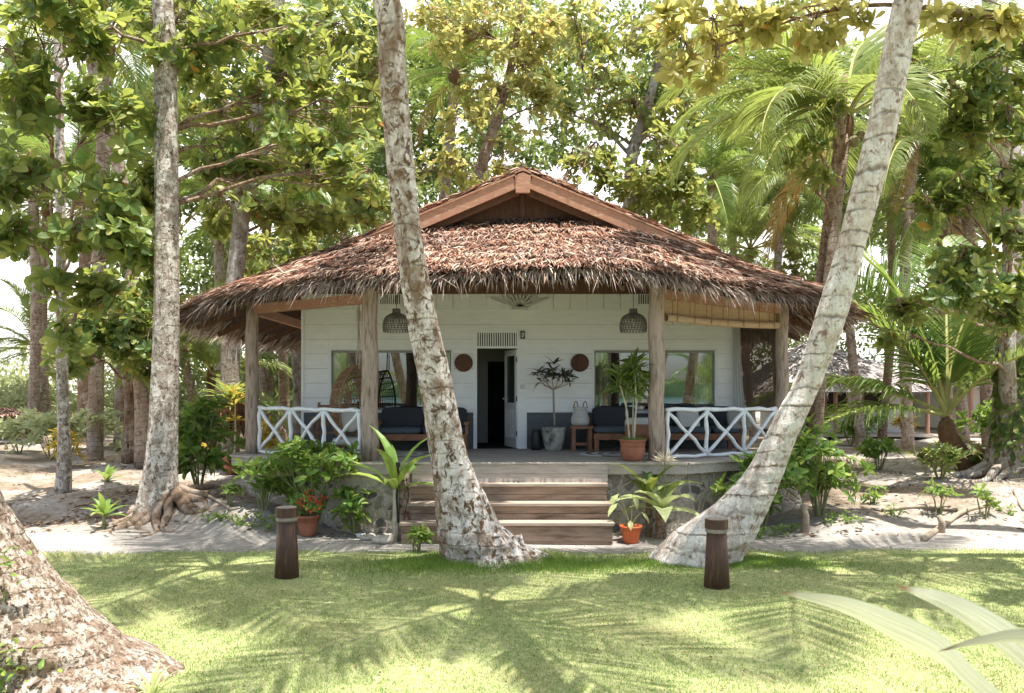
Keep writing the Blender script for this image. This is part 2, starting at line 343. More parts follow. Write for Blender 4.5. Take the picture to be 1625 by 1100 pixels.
M['wood_dark'] = plain('dark_roof_timber', (.13, .065, .04), .75, .35, 6, (4, 4, .6), .3)
M['wood_post'] = plain('rough_post', (.40, .31, .25), .8, .35, 5, (5, 5, .7), .5, .012, .2, (.15, .10, .07))
M['barge'] = plain('worn_red_board', (.37, .19, .125), .7, .5, 4, (1.2, 3, 5), .35, .008, .3, (.52, .34, .22))
M['teak'] = plain('teak_furniture', (.26, .12, .065), .6, .3, 8, (1, 1, 1), .2)
M['bamboo'] = plain('bamboo_blind', (.46, .32, .19), .6, .3, 14, (.4, .4, 9), .4, .006, .3)
M['screen'] = None
M['stone'] = None
M['rattan'] = plain('rattan', (.26, .15, .08), .65, .3, 20)
M['barge_disc'] = plain('red_brown_wicker', (.15, .07, .045), .7, .3, 20)
M['rattan_grey'] = plain('grey_wicker', (.20, .18, .16), .7, .3, 20)
M['rope'] = plain('pale_rope', (.45, .38, .28), .9, .3, 30)
M['cushion'] = plain('charcoal_cushion', (.040, .043, .048), .9, .15, 25, bmp=.3, bd=.004)
M['cushion_blue'] = plain('slate_blue_cushion', (.085, .105, .125), .9, .15, 25, bmp=.3, bd=.004)
M['linen'] = plain('pale_linen', (.55, .53, .48), .9, .1, 20)
M['curtain'] = plain('beige_curtain', (.80, .72, .58), .9, .2, 6, (6, 6, .3))
M['terracotta'] = plain('terracotta', (.33, .13, .075), .7, .3, 6, bmp=.25)
M['orange_pot'] = plain('orange_plastic_pot', (.62, .15, .05), .5, .1, 6, bmp=.05)
M['oxide_pot'] = plain('oxide_red_pot', (.26, .08, .05), .6, .3, 6)
M['concrete'] = plain('mossy_concrete', (.38, .37, .32), .85, .5, 5, bmp=.4, c2=(.07, .085, .05))
M['soil'] = plain('potting_soil', (.08, .055, .035), .95, .4, 20, bmp=.6)
M['basket'] = plain('white_basket_weave', (.62, .60, .55), .85, .15, 30)
M['black'] = plain('black_paint', (.025, .025, .025), .5, .2, 10)
M['vase'] = plain('dark_glaze', (.03, .032, .03), .35, .3, 8)
M['bollard'] = plain('dark_bollard_timber', (.075, .04, .028), .6, .5, 4, (5, 5, .6), .4, .01, .3, (.17, .10, .06))
M['bollard_top'] = plain('lit_bollard_cap', (.28, .24, .20), .8, .3, 12)  # paler than the shaft: bright top light put into the colour
M['shade_in'] = plain('interior_shade', (.035, .030, .026), .9, .2, 4)  # near-black colour stands in for the darkness of unlit interiors
M['hall'] = plain('hallway_plaster', (.30, .29, .27), .9, .06, 4, bmp=.05)
M['white'] = plain('white_gloss', (.78, .78, .76), .4, .04, 5, bmp=.03)
M['coral'] = plain('coral_stone', (.50, .45, .38), .95, .35, 10, bmp=.8, bd=.02)
M['hub'] = plain('palm_fibre', (.16, .09, .05), .95, .4, 12, bmp=.8)
M['rachis'] = plain('palm_rachis', (.34, .34, .12), .6, .2, 8)
M['twig'] = plain('dry_twig', (.34, .27, .2), .9, .3, 10)
M['stem'] = plain('green_stem', (.22, .22, .10), .7, .3, 10)
M['stem_pale'] = plain('pale_stem', (.50, .44, .33), .8, .3, 10)
M['cream_wall'] = plain('far_hut_wall', (.62, .60, .56), .8, .08, 2)
M['thatch_grey'] = islandmat('grey_thatch', [(0, (.30, .26, .25)), (.5, (.50, .45, .44)), (1, (.74, .69, .67))], .9)
M['thatch'] = islandmat('russet_thatch', [(0, (.07, .035, .025)), (.2, (.17, .08, .052)), (.4, (.29, .145, .095)), (.55, (.36, .22, .16)), (.75, (.40, .30, .25)), (.92, (.54, .45, .38)), (1, (.68, .60, .52))], .8, .0, .8)
M['fringe'] = islandmat('thatch_fringe', [(0, (.12, .07, .05)), (.2, (.26, .17, .13)), (.5, (.44, .33, .27)), (.85, (.60, .51, .44)), (1, (.74, .67, .60))], .85, .15)
M['litter'] = islandmat('fallen_leaf', [(0, (.07, .04, .025)), (.5, (.17, .09, .05)), (.85, (.30, .17, .09)), (1, (.42, .30, .18))], .9)
M['thatch_base'] = plain('thatch_underlay', (.10, .055, .038), .95, .4, 9, bmp=.8, bd=.04)

def mat_sand():
    m, nt, b, o = newmat('coral_sand'); v = coord(nt)
    n1 = noise(nt, v, .45, 8, .62, .3); n2 = noise(nt, v, 7, 8, .7); n3 = noise(nt, v, 60, 4, .7)
    sp = nt.nodes.new('ShaderNodeSeparateXYZ'); nt.links.new(v, sp.inputs[0])
    col = ramp(nt, [(.32, (.26, .23, .20)), (.5, (.36, .33, .30)), (.68, (.44, .415, .385))], n2)
    # leaf mould and humus patches beyond the path
    far = ramp(nt, [(.0, (0, 0, 0)), (1, (1, 1, 1))], math_(nt, 'MULTIPLY', math_(nt, 'SUBTRACT', sp.outputs[1], 13.2), .6))
    pat = math_(nt, 'MULTIPLY', ramp(nt, [(.38, (0, 0, 0)), (.56, (1, 1, 1))], n1), far)
    col = mixc(nt, math_(nt, 'MULTIPLY', pat, .9), col, ramp(nt, [(.35, (.14, .10, .07)), (.65, (.30, .24, .17))], n2))
    col = mixc(nt, .5, col, ramp(nt, [(.3, (.7, .68, .66)), (.7, (1.1, 1.1, 1.1))], n3), 'MULTIPLY')
    nt.links.new(col, b.inputs['Base Color']); b.inputs['Roughness'].default_value = .95; b.inputs['Specular IOR Level'].default_value = .1
    bump(nt, b, math_(nt, 'ADD', math_(nt, 'MULTIPLY', n2, 1.5), n3), .6, .03); return m
def mat_lawn():
    m, nt, b, o = newmat('lawn_turf'); v = coord(nt)
    n1 = noise(nt, v, .7, 6, .6); n2 = noise(nt, v, 14, 8, .75); n3 = noise(nt, v, 90, 3, .7)
    col = ramp(nt, [(.3, (.17, .26, .07)), (.5, (.35, .38, .17)), (.7, (.55, .52, .33))], n2)
    col = mixc(nt, ramp(nt, [(.45, (0, 0, 0)), (.7, (.6, .6, .6))], n1), col, (.42, .36, .19))
    col = mixc(nt, .5, col, ramp(nt, [(.3, (.65, .65, .6)), (.7, (1.15, 1.15, 1.1))], n3), 'MULTIPLY')
    nt.links.new(col, b.inputs['Base Color']); b.inputs['Roughness'].default_value = .95; b.inputs['Specular IOR Level'].default_value = .1
    bump(nt, b, math_(nt, 'ADD', n2, n3), .7, .03); return m
def mat_stone():
    m, nt, b, o = newmat('rubble_masonry'); v = coord(nt, 'Object', (1, 1, 1.15))
    vo = nt.nodes.new('ShaderNodeTexVoronoi'); vo.inputs['Scale'].default_value = 5.2
    ve = nt.nodes.new('ShaderNodeTexVoronoi'); ve.feature = 'DISTANCE_TO_EDGE'; ve.inputs['Scale'].default_value = 5.2
    dv = nt.nodes.new('ShaderNodeVectorMath'); dv.operation = 'ADD'; nz = nt.nodes.new('ShaderNodeTexNoise'); nz.inputs['Scale'].default_value = 5
    sc = nt.nodes.new('ShaderNodeVectorMath'); sc.operation = 'SCALE'; sc.inputs['Scale'].default_value = .14
    nt.links.new(v, nz.inputs[0]); nt.links.new(nz.outputs[1], sc.inputs[0]); nt.links.new(v, dv.inputs[0]); nt.links.new(sc.outputs[0], dv.inputs[1])
    nt.links.new(dv.outputs[0], vo.inputs['Vector']); nt.links.new(dv.outputs[0], ve.inputs['Vector'])
    n2 = noise(nt, v, 14, 6, .7)
    sp = nt.nodes.new('ShaderNodeSeparateColor'); nt.links.new(vo.outputs['Color'], sp.inputs[0])
    st = ramp(nt, [(0, (.10, .10, .095)), (.15, (.19, .17, .15)), (.35, (.40, .34, .28)), (.8, (.54, .48, .41)), (1, (.28, .24, .20))], sp.outputs[0])
    mo = ramp(nt, [(.35, (.40, .34, .28)), (.65, (.56, .50, .43))], n2)
    f = ramp(nt, [(.04, (0, 0, 0)), (.13, (1, 1, 1))], ve.outputs['Distance'])
    col = mixc(nt, f, mo, st); col = mixc(nt, .5, col, ramp(nt, [(.3, (.6, .6, .6)), (.7, (1.15, 1.15, 1.15))], n2), 'MULTIPLY')
    nt.links.new(col, b.inputs['Base Color']); b.inputs['Roughness'].default_value = .85
    bump(nt, b, math_(nt, 'ADD', math_(nt, 'MULTIPLY', f, .8), n2), .9, .03); return m
def mat_screen():
    m, nt, b, o = newmat('dark_mesh_screen'); v = coord(nt, 'Object', (1, 1, 1))
    n = noise(nt, coord(nt, 'Object', (9, 9, .6)), 2, 4)
    nt.links.new(ramp(nt, [(.3, (.05, .036, .028)), (.7, (.11, .082, .065))], n), b.inputs['Base Color']); b.inputs['Roughness'].default_value = .9
    t = nt.nodes.new('ShaderNodeBsdfTransparent'); t.inputs[0].default_value = (.8, .72, .65, 1)
    ms = nt.nodes.new('ShaderNodeMixShader'); ms.inputs[0].default_value = .17
    nt.links.new(b.outputs[0], ms.inputs[1]); nt.links.new(t.outputs[0], ms.inputs[2]); nt.links.new(ms.outputs[0], o.inputs[0]); return m
def mat_glass():
    m, nt, b, o = newmat('window_glass')
    t = nt.nodes.new('ShaderNodeBsdfTransparent'); t.inputs[0].default_value = (.78, .80, .78, 1)
    g = nt.nodes.new('ShaderNodeBsdfGlossy'); g.inputs['Roughness'].default_value = .01; g.inputs[0].default_value = (.78, .84, .92, 1)
    ms = nt.nodes.new('ShaderNodeMixShader'); ms.inputs[0].default_value = .19
    nt.links.new(t.outputs[0], ms.inputs[1]); nt.links.new(g.outputs[0], ms.inputs[2]); nt.links.new(ms.outputs[0], o.inputs[0]); return m
def mat_rug():
    m, nt, b, o = newmat('round_striped_rug'); v = coord(nt, 'Object')
    ln = nt.nodes.new('ShaderNodeVectorMath'); ln.operation = 'LENGTH'; nt.links.new(v, ln.inputs[0])
    fr = math_(nt, 'FRACT', math_(nt, 'MULTIPLY', ln.outputs['Value'], 4.6))
    nt.links.new(ramp(nt, [(.48, (.68, .67, .63)), (.52, (.28, .20, .14)), (.78, (.28, .20, .14)), (.8, (.1, .1, .1))], fr), b.inputs['Base Color']); b.inputs['Roughness'].default_value = .95; return m
M['sand'] = mat_sand(); M['lawn'] = mat_lawn(); M['stone'] = mat_stone(); M['screen'] = mat_screen(); M['glass'] = mat_glass(); M['rug'] = mat_rug()
M['grass'] = leafmat('grass_blade', [(0, (.09, .21, .035)), (.5, (.20, .32, .075)), (.85, (.46, .49, .24)), (1, (.60, .53, .34))], .20, (.36, .48, .14), .6, .2)
M['grass_tall'] = leafmat('tall_grass_blade', [(0, (.07, .16, .03)), (.6, (.13, .25, .045)), (1, (.24, .33, .08))], .35, (.40, .55, .08), .5, .25)

# ------------------------------------------------------------------ ground
def ground():
    xs = np.concatenate([np.linspace(-400, -22, 14), np.linspace(-20, 22, 170), np.linspace(24, 400, 14)])
    ys = np.concatenate([np.linspace(-300, -4, 12), np.linspace(-2, 10, 30), np.linspace(10.2, 28, 120), np.linspace(30, 900, 26)])
    X, Y = np.meshgrid(xs, ys, indexing='ij'); mb = MB(); mb.grid(X, Y, hz(X, Y))
    tag(mb.build('sand_ground', M['sand'], smooth=True), kind='structure', label='pale coral sand ground strewn with leaf litter', cat='ground')
    # lawn sheet with a wandering far edge
    xs = np.linspace(-16, 16, 260); t = np.linspace(0, 1, 120); X, T = np.meshgrid(xs, t, indexing='ij')
    edge = lawn_edge(X); Y = -3+(edge+3)*T
    mb = MB(); mb.grid(X, Y, hz(X, Y)+.006-.02*(T > .999))
    tag(mb.build('lawn', M['lawn'], smooth=True), kind='structure', label='short mown lawn in front of the bungalow', cat='lawn')
def lawn_edge(x):
    x = np.asarray(x, float)
    e = 11.95+.10*np.sin(x*1.3)+.06*np.sin(x*3.7+1)+.035*np.sin(x*9+2)+.02*np.sin(x*23)
    return e-.22*np.exp(-((x-1.6)/.9)**2)+.12*sstep(3.5, 6.5, x)
ground()
def grass():
    N = 330000
    t = RNG.uniform(0, 1, N); y = sqrt(1)*(6.0+(12.3-6.0)*t**1.05); x = RNG.uniform(-1, 1, N)*(.66*y+1.6)
    e = lawn_edge(x); k = (y < e+RNG.normal(0, .05, N))
    # thin, worn patches
    pn = np.sin(x*2.1+y*1.3)+np.sin(x*4.7-y*3.1+1)+np.sin(x*9+y*7)
    k &= RNG.uniform(0, 1, N) < np.clip(.70-.20*pn, .16, 1)
    x = x[k]; y = y[k]; n = len(x)
    pos = np.stack([x, y, hz(x, y)+.004], 1)
    d = rv(n, .55); d[:, 2] = 1; up = rv(n)
    mb = MB(); mb.leaves(pos, d, up, RNG.uniform(.014, .040, n), RNG.uniform(.004, .008, n), BLADE)
    tag(mb.build('grass', M['grass']), kind='stuff', label='short pale green turf blades of the lawn', cat='grass')
grass()
def tuft_field(name, label, cx, cy, rx, ry, n, L, inside=None):
    a = RNG.normal(size=(n, 2)); x = cx+a[:, 0]*rx; y = cy+a[:, 1]*ry
    pos = np.stack([x, y, hz(x, y)], 1); d = rv(n, .45); d[:, 2] = 1
    mb = MB(); mb.leaves(pos, d, rv(n), RNG.uniform(.5, 1.2, n)*L, .009, BLADE)
    tag(mb.build(name, M['grass_tall']), kind='stuff', label=label, cat='grass')
tuft_field('tall_grass', 'lush taller grass around the foot of the lichen-covered palm', -.2, 10.85, .85, .26, 15000, .085)
tuft_field('tall_grass', 'taller grass around the foot of the pale leaning palm', 2.9, 11.0, .75, .18, 9000, .065)

# ------------------------------------------------------------------ bungalow
WY = 16.67; DZ = 1.16; HX = .17
def WX(px, Y=WY): return (px-CX)*Y/FPX
def WZ(py, Y=WY): return CAMZ-(py-HY)*Y/FPX
house = thing('bungalow', 'white board bungalow with a brown thatched roof and raised timber porch', 'bungalow', (HX, WY, 0))
wx0, wx1 = WX(480), WX(1172); ztop = 4.75; zb = WZ(492); zg = WZ(655)
WIN = [(WX(526), WX(716), WZ(651), WZ(556)), (WX(943), WX(1134), WZ(652), WZ(556))]
DOOR = (WX(757), WX(821), DZ, WZ(553)); LV = (WX(755), WX(820), WZ(549.5), WZ(528))
def board_wall():
    ops = WIN+[DOOR, LV]
    mb = MB(); gp = MB()
    def rows(zs, mbx, x0, x1, gap=.005, th=.03, ops=ops):
        for a, b in zip(zs[:-1], zs[1:]):
            cuts = sorted({a, b}|{z for o in ops for z in (o[2], o[3]) if a < z < b})
            for c, d in zip(cuts[:-1], cuts[1:]):
                zc = (c+d)/2; xs = [(x0, x1)]
                for o in ops:
                    if o[2] < zc < o[3]:
                        ns = []
                        for (p, q) in xs:
                            if o[1] <= p or o[0] >= q: ns.append((p, q)); continue
                            if o[0] > p: ns.append((p, o[0]))
                            if o[1] < q: ns.append((o[1], q))
                        xs = ns
                for (p, q) in xs: mbx.bb((p, WY, c+(gap if c == a else 0)), (q, WY+th, d))
    n = 7; rows(list(np.linspace(zg, zb, n+1)), mb, wx0, wx1)
    rows([DZ, zg], gp, wx0, wx1, 0, .026)
    # upper band of upright boards
    x = wx0
    while x < wx1:
        w_ = min(.34, wx1-x); mb.bb((x+.014, WY-.004, zb+.006), (x+w_, WY+.026, ztop)); x += w_
    mb.bb((wx0, WY+.027, zb+.006), (wx1, WY+.038, ztop)); mb.build('wall', M['wall'], house); gp.build('wall_base_panel', M['grey_panel'], house)
    t = MB()
    def strip(x0, z0, x1, z1, p=.022): t.bb((x0, WY-p, z0), (x1, WY-.001, z1))
    for z in (zb-.012,): strip(wx0, z, wx1, z+.03, .012)
    strip(wx0-.02, DZ, wx0+.03, ztop, .026)
    dx0, dx1 = DOOR[0], DOOR[1]; fz = WZ(525)
    strip(dx0-.075, DZ, dx0, fz); strip(dx1, DZ, WX(836), WZ(551)); strip(dx0-.075, LV[2]-.045, dx1+.04, LV[2], .024); strip(dx0-.075, fz-.03, dx1+.04, fz+.02, .024)
    strip(LV[1], LV[2], LV[1]+.035, fz-.03)
    for a, b in ((WX(522), WX(719)), (WX(940), WX(1138))):
        strip(a-.012, zg, a, WZ(527), .006); strip(b, zg, b+.012, WZ(527), .006); strip(a-.012, WZ(527), b+.012, WZ(526), .006)
    strip(WX(903), zg, WX(904), WZ(527), .01); strip(WX(836), WZ(527.6), WX(904), WZ(526.8), .01)
    t.build('wall_trim', M['wall'], house)
    l = MB(); n = 18
    for i in range(n):
        x = LV[0]+(LV[1]-LV[0])*(i+.5)/n; l.bb((x-.012, WY-.008, LV[2]), (x+.012, WY+.02, LV[3]))
    l.build('door_louvre', M['wall'], house)
    d = MB(); d.bb((LV[0], WY+.06, LV[2]), (LV[1], WY+.08, LV[3])); d.build('louvre_shade', M['shade_in'], house)  # dark sheet stands in for the shaded opening behind the slats
    for a, b in ((603, 636), (1012, 1030)):
        v = MB(); v.bb((WX(a), WY-.012, WZ(484)), (WX(b), WY-.006, WZ(466)), 1)
        k = int((b-a)/3.2)
        for i in range(k+1):
            x = WX(a)+(WX(b)-WX(a))*i/k; v.bb((x-.010, WY-.03, WZ(484)), (x+.010, WY-.0125, WZ(466)))
        for z in (484, 466): v.bb((WX(a)-.02, WY-.034, WZ(z)-.02), (WX(b)+.02, WY-.0122, WZ(z)+.015))
        v.build('wall_vent', [M['wall'], M['black']], house)
    # other walls, floor and ceiling of the rooms
    o = MB(); o.bb((wx0, WY+.04, DZ-.1), (wx0+.06, 22.5, 4.0)); o.bb((wx1-.06, WY+.04, DZ-.1), (wx1, 22.5, 4.0)); o.bb((wx0+.07, 22.4, DZ-.1), (wx1-.07, 22.5, 4.4))
    o.build('side_wall', M['wall'], house)
    o = MB(); o.bb((wx0+.07, WY+.05, DZ-.14), (wx1-.07, 22.3, DZ-.012)); o.bb((wx0+.07, WY+.05, 3.95), (wx1-.07, 22.3, 4.0)); o.build('room_floor', M['shade_in'], house)
    # hallway behind the door
    h = MB(); h.bb((DOOR[0]-.45, WY+.06, DZ), (DOOR[0]-.4, 19.6, 3.9)); h.bb((DOOR[1]+.9, WY+.06, DZ), (DOOR[1]+.95, 19.6, 3.9))
    ix0, ix1, iz = WX(774, 18.6), WX(806, 18.6), WZ(574, 18.6)
    h.bb((DOOR[0]-.4, 18.6, DZ), (ix0, 18.7, 3.9)); h.bb((ix1, 18.6, DZ), (DOOR[1]+.9, 18.7, 3.9)); h.bb((ix0, 18.6, iz), (ix1, 18.7, 3.9))
    h.build('hallway_wall', M['hall'], house)
    h = MB(); h.bb((ix0-.2, 20.4, DZ), (ix1+.3, 20.5, 3.8)); h.build('inner_room_shade', M['shade_in'], house); h = MB(); h.bb((ix0, 18.56, iz-.05), (ix1, 18.595, iz)); h.build('inner_lintel', M['shade_in'], house)  # dark sheet stands in for the unlit room past the inner doorway
board_wall()
def windows():
    for (x0, x1, z0, z1) in WIN:
        f = MB(); b = .05
        for a, c in (((x0-b, z0-b), (x1+b, z0)), ((x0-b, z1), (x1+b, z1+.03)), ((x0-b, z0), (x0, z1)), ((x1, z0), (x1+b, z1))):
            f.bb((a[0], WY-.028, a[1]), (c[0], WY-.002, c[1]))
        wf = f.build('window', M['white'], house)
        k = MB()
        for a, c in (((x0, z0), (x1, z0+.035)), ((x0, z1-.05), (x1, z1)), ((x0, z0+.035), (x0+.03, z1-.05)), ((x1-.03, z0+.035), (x1, z1-.05))):
            k.bb((a[0], WY+.04, a[1]), (c[0], WY+.07, c[1]))
        k.build('sash', M['hall'], wf)
        p = MB(); p.bb((x0+.01, WY+.05, z0+.01), (x1-.01, WY+.056, z1-.01)); p.build('pane', M['glass'], wf)
        for s, (a, c) in enumerate(((x0+.03, x0+.36), (x1-.38, x1-.03))):
            u = np.linspace(0, 1, 60); v = np.linspace(0, 1, 8); U, V = np.meshgrid(u, v, indexing='ij')
            X = a+(c-a)*U; Z = z0-.3+(z1-z0+.4)*V; Y = WY+.115+.03*np.sin(U*40+.5*V)+.02*np.sin(U*17)
            q = MB(); q.grid(X, Y, Z); q.build('curtain', M['curtain'], wf, True)
    r = MB(); r.bb((wx0+.2, 18.4, DZ), (DOOR[0]-.5, 18.5, 3.9)); r.build('room_partition', M['shade_in'], house); r = MB(); r.bb((DOOR[1]+1, 18.4, DZ), (wx1-.2, 18.5, 3.9)); r.build('room_partition', M['shade_in'], house)
    # bed seen as a dark shape inside
windows()
def door():
    th = radians(72); L = .78; hx, hy = DOOR[1]-.01, WY+.03
    d = Vector((-cos(th), sin(th), 0)); z0, z1 = DZ+.01, DOOR[3]-.02
    def pan(a, b, zz0, zz1, mbx, t=.04):
        p = Vector((hx, hy, (zz0+zz1)/2))+d*a; q = Vector((hx, hy, (zz0+zz1)/2))+d*b; mbx.beam(p, q, t, zz1-zz0)
    mb = MB(); pan(0, .1, z0, z1, mb); pan(L-.1, L, z0, z1, mb); pan(.1, L-.1, z0, z0+.2, mb); pan(.1, L-.1, z1-.12, z1, mb); pan(.1, L-.1, z0+.8, z0+.92, mb)
    for k in range(4): pan(.14+.13*k, .2+.13*k, z0+.2, z0+.8, mb, .03)
    dr = mb.build('door', M['white'], house)
    g = MB(); pan(.1, L-.1, z0+.92, z1-.12, g, .008); g.build('door_pane', M['glass'], dr)
    for z in (z0+.3, z0+1, z0+1.8): h = MB(); h.box((hx-.005, hy-.01, z), (.02, .02, .1)); h.build('hinge', M['black'], dr)
    h = MB(); c = Vector((hx, hy, z0+1.0))+d*(L-.06)+Vector((-.05, -.03, 0)); h.lathe(c, [(0, -.02), (.025, -.012), (.025, .012), (0, .02)], 12); h.build('handle', M['white'], dr, True)
door()
def letter_plate():
    mb = MB(); x0, x1, z0, z1 = WX(825.8), WX(833), WZ(538), WZ(525.8); mb.bb((x0, WY-.052, z0), (x1, WY-.025, z1))
    t = thing('letter_plate', 'small black plate with a white letter D beside the door top', 'sign', ((x0+x1)/2, WY-.05, z0)); mb.build('plate', M['black'], t)
    l = MB(); xc = (x0+x1)/2-.012; zc = (z0+z1)/2
    l.tube([(xc, WY-.054, zc-.05), (xc, WY-.054, zc+.05)], .0095, 6)
    l.tube([(xc+.034*sin(a), WY-.054, zc+.05*cos(a)) for a in np.linspace(0, pi, 12)], .0095, 6); l.build('letter', M['white'], t)
    s = MB(); s.bb((WX(825.6), WY-.035, WZ(617)), (WX(832.4), WY-.0225, WZ(610.5)))
    t = thing('light_switch', 'white switch plate on the wall beside the door', 'switch', (WX(829), WY-.03, WZ(614))); s.build('switch_plate', M['linen'], t)
    k = MB(); k.bb((WX(827), WY-.042, WZ(616)), (WX(828.6), WY-.0355, WZ(611.5))); k.bb((WX(829.6), WY-.042, WZ(616)), (WX(831.2), WY-.0355, WZ(611.5))); k.build('rocker', M['white'], t)
letter_plate()
for px, lab, mm in ((736, 'reddish brown woven disc on the wall left of the door', 'barge_disc'), (920, 'darker woven disc on the wall right of the door', 'wood_dark')):
    c = Vector((WX(px), WY-.03, WZ(576))); t = thing('woven_disc', lab, 'wall decoration', c, 'woven discs either side of the door')
    mb = MB(); m = MB()
    R = .172
    for k in range(11):
        r = R*(k+.5)/11; m.tube([(c.x+r*cos(a), c.y-.012-.012*(1-k/11), c.z+r*sin(a)) for a in np.linspace(0, 2*pi, 30)], .009, 6, False)
    m.tube([(c.x+R*cos(a), c.y-.01, c.z+R*sin(a)) for a in np.linspace(0, 2*pi, 36)], .014, 6, False); m.build('woven_face', M[mm], t)
    mb.tube([(c.x, c.y+.028, c.z), (c.x, c.y-.01, c.z)], R, 32); mb.build('backing', M[mm], t)

# deck, foundation, steps
DECK = [(-2.75, 13.33), (2.85, 13.33), (5.45, 14.95), (5.5, WY+.02), (-5.15, WY+.02), (-5.1, 14.95)]
def prism(mb, poly, z0, z1, mi=0):
    n = len(poly); v = [(x, y, z0) for x, y in poly]+[(x, y, z1) for x, y in poly]
    mb.add(v, quads=[[i, (i+1) % n, n+(i+1) % n, n+i] for i in range(n)], ngons=[list(range(n))[::-1], list(range(n, 2*n))], mi=mi)
def inset(poly, d):
    c = np.mean(poly, axis=0); return [tuple(np.array(p)-(np.array(p)-c)/np.linalg.norm(np.array(p)-c)*d) for p in poly]
def deck():
    # floor boards running across, clipped to the deck outline
    mb = MB(); y = 13.33+.004
    def xr(y):
        t = np.clip((y-13.33)/(14.95-13.33), 0, 1); return -2.75-(2.35)*t, 2.85+2.6*t
    while y < WY:
        b = min(y+.135, WY); x0, x1 = xr((y+b)/2); 
        for (p, q) in ((x0, x0+(x1-x0)*.31), (x0+(x1-x0)*.31+.004, x0+(x1-x0)*.66), (x0+(x1-x0)*.66+.004, x1)):
            mb.bb((p, y, DZ-.03), (q, b-.006, DZ+RNG.uniform(-.001, .001)))
        y = b
    mb.build('deck_floor', M['wood_deck'], house)
    f = MB()
    P0 = DECK
    for a, b in ((0, 1), (1, 2), (5, 0), (2, 3), (4, 5)):
        p, q = P0[a], P0[b]
        if a == 0: continue
        f.beam((p[0], p[1], DZ-.09), (q[0], q[1], DZ-.09), .04, .17); f.beam((p[0], p[1], DZ-.004), (q[0], q[1], DZ-.004), .12, .03)
    for x0, x1 in ((-2.75, -1.62), (1.55, 2.85)):
        f.bb((x0, 13.31, DZ-.18), (x1, 13.35, DZ-.02)); f.bb((x0, 13.27, DZ-.018), (x1, 13.36, DZ+.012))
    f.bb((-1.62, 13.27, DZ-.165), (1.55, 13.31, DZ-.012)); f.bb((-1.62, 13.275, DZ-.31), (1.55, 13.31, DZ-.17)); f.bb((-1.66, 13.24, DZ-.008), (1.59, 13.33, DZ+.015))
    f.build('deck_fascia', M['wood_deck'], house)
    s = MB(); prism(s, inset(DECK, .16), -.3, DZ-.14); s.build('stone_foundation', M['stone'], house)
    # steps
    specs = [(WX(634, 12.4), WX(975, 12.4), 12.4, .337), (WX(640, 12.7), WX(970, 12.7), 12.7, .591), (WX(648, 13.0), WX(965, 13.0), 13.0, .86)]
    prev = -.15
    for x0, x1, y, z in specs:
        tr_ = MB(); tr_.bb((x0, y-.02, z-.04), (x1, y+.135, z)); tr_.bb((x0, y+.145, z-.04), (x1, y+.335, z-.003)); stp = tr_.build('step', M['step_tread'], house); mb = MB()
        h = (z-.04-prev)
        mb.bb((x0+.02, y+.05, prev), (x1-.02, y+.08, prev+h*.42)); mb.bb((x0+.02, y+.043, prev+h*.42+.008), (x1-.02, y+.08, z-.041))
        for x in (x0+.02, x1-.06): mb.bb((x, y+.085, -.2), (x+.04, y+.33, z-.042))
        mb.build('riser', M['wood_step'], stp); prev = z-.002
deck()
POSTS = [(-2.40, 13.83, .135, 458), (2.44, 13.83, .135, 455), (-4.87, 15.35, .12, 480), (5.06, 15.35, .115, 480)]
for x, y, r, ty in POSTS:
    z1 = 4.34 if y < 14 else 4.0
    mb = MB(); k = 9; pts = [(x+.012*sin(i*1.7), y+.01*cos(i*2.1), DZ-.02+(z1-DZ)*i/k) for i in range(k+1)]
    mb.tube(pts, [r*(1.05-.1*i/k) for i in range(k+1)], 14, wob=.03); mb.build('post', M['wood_post'], house, True)
# beams between the posts, and rafters under the eaves
bm = MB(); zt = 4.02
cor = [(-4.87, 15.35, 3.86), (-2.40, 13.83, 4.0), (2.44, 13.83, 4.0), (5.06, 15.35, 3.86)]
bm.beam(cor[0], (-2.40, 13.83, 3.9), .10, .17); bm.beam((2.44, 13.83, 3.98), cor[3], .10, .17); bm.beam((-2.6, 13.83, 4.34), (2.64, 13.83, 4.34), .10, .17)
bm.beam(cor[0], (-4.87, 22, 3.86), .1, .17); bm.beam(cor[3], (5.06, 22, 3.86), .1, .17)
bm.build('roof_beam', M['barge'], house)
# white rustic railings
def pole(mb, a, b, r=.032, bow=0, n=6):
    a = Vector(a); b = Vector(b); pts = []
    for i in range(n+1):
        t = i/n; p = a.lerp(b, t); p.z += bow*sin(pi*t)+.013*sin(i*2.3+a.x*9); p.x += .012*sin(i*1.9+a.z*7); pts.append(p)
    mb.tube(pts, [r*(1+.16*sin(i*2.7+a.x*5+b.z*3)) for i in range(n+1)], 9)
def railing(A, B, us, xs):
    A = Vector(A); B = Vector(B)
    def q(u, h): p = A.lerp(B, u); return (p.x, p.y, DZ+h)
    r = MB(); pole(r, q(0, .86), q(1, .84), .036, .0, 12); pole(r, q(0, .05), q(1, .05), .03, 0, 12)
    for u in us: pole(r, q(u, .05), q(u, .84), .036)
    for (u0, h0, u1, h1, bow) in xs: pole(r, q(u0, h0), q(u1, h1), .031, bow)
    r.build('railing', M['white_rail'], house, True)
railing((-4.70, 15.2, 0), (-2.55, 13.86, 0), [.01, .33, .655, .985],
        [(.02, .80, .31, .1, 0), (.31, .80, .02, .1, 0), (.35, .8, .63, .1, .04), (.64, .8, .36, .1, .06), (.67, .8, .97, .08, 0), (.97, .8, .68, .08, 0)])
railing((2.60, 13.90, 0), (4.92, 15.25, 0), [.02, .35, .69, .99],
        [(.03, .8, .35, .08, 0), (.34, .8, .04, .1, 0), (.36, .8, .68, .08, 0), (.68, .8, .36, .08, 0), (.70, .8, .98, .08, .02), (.98, .8, .70, .08, 0)])

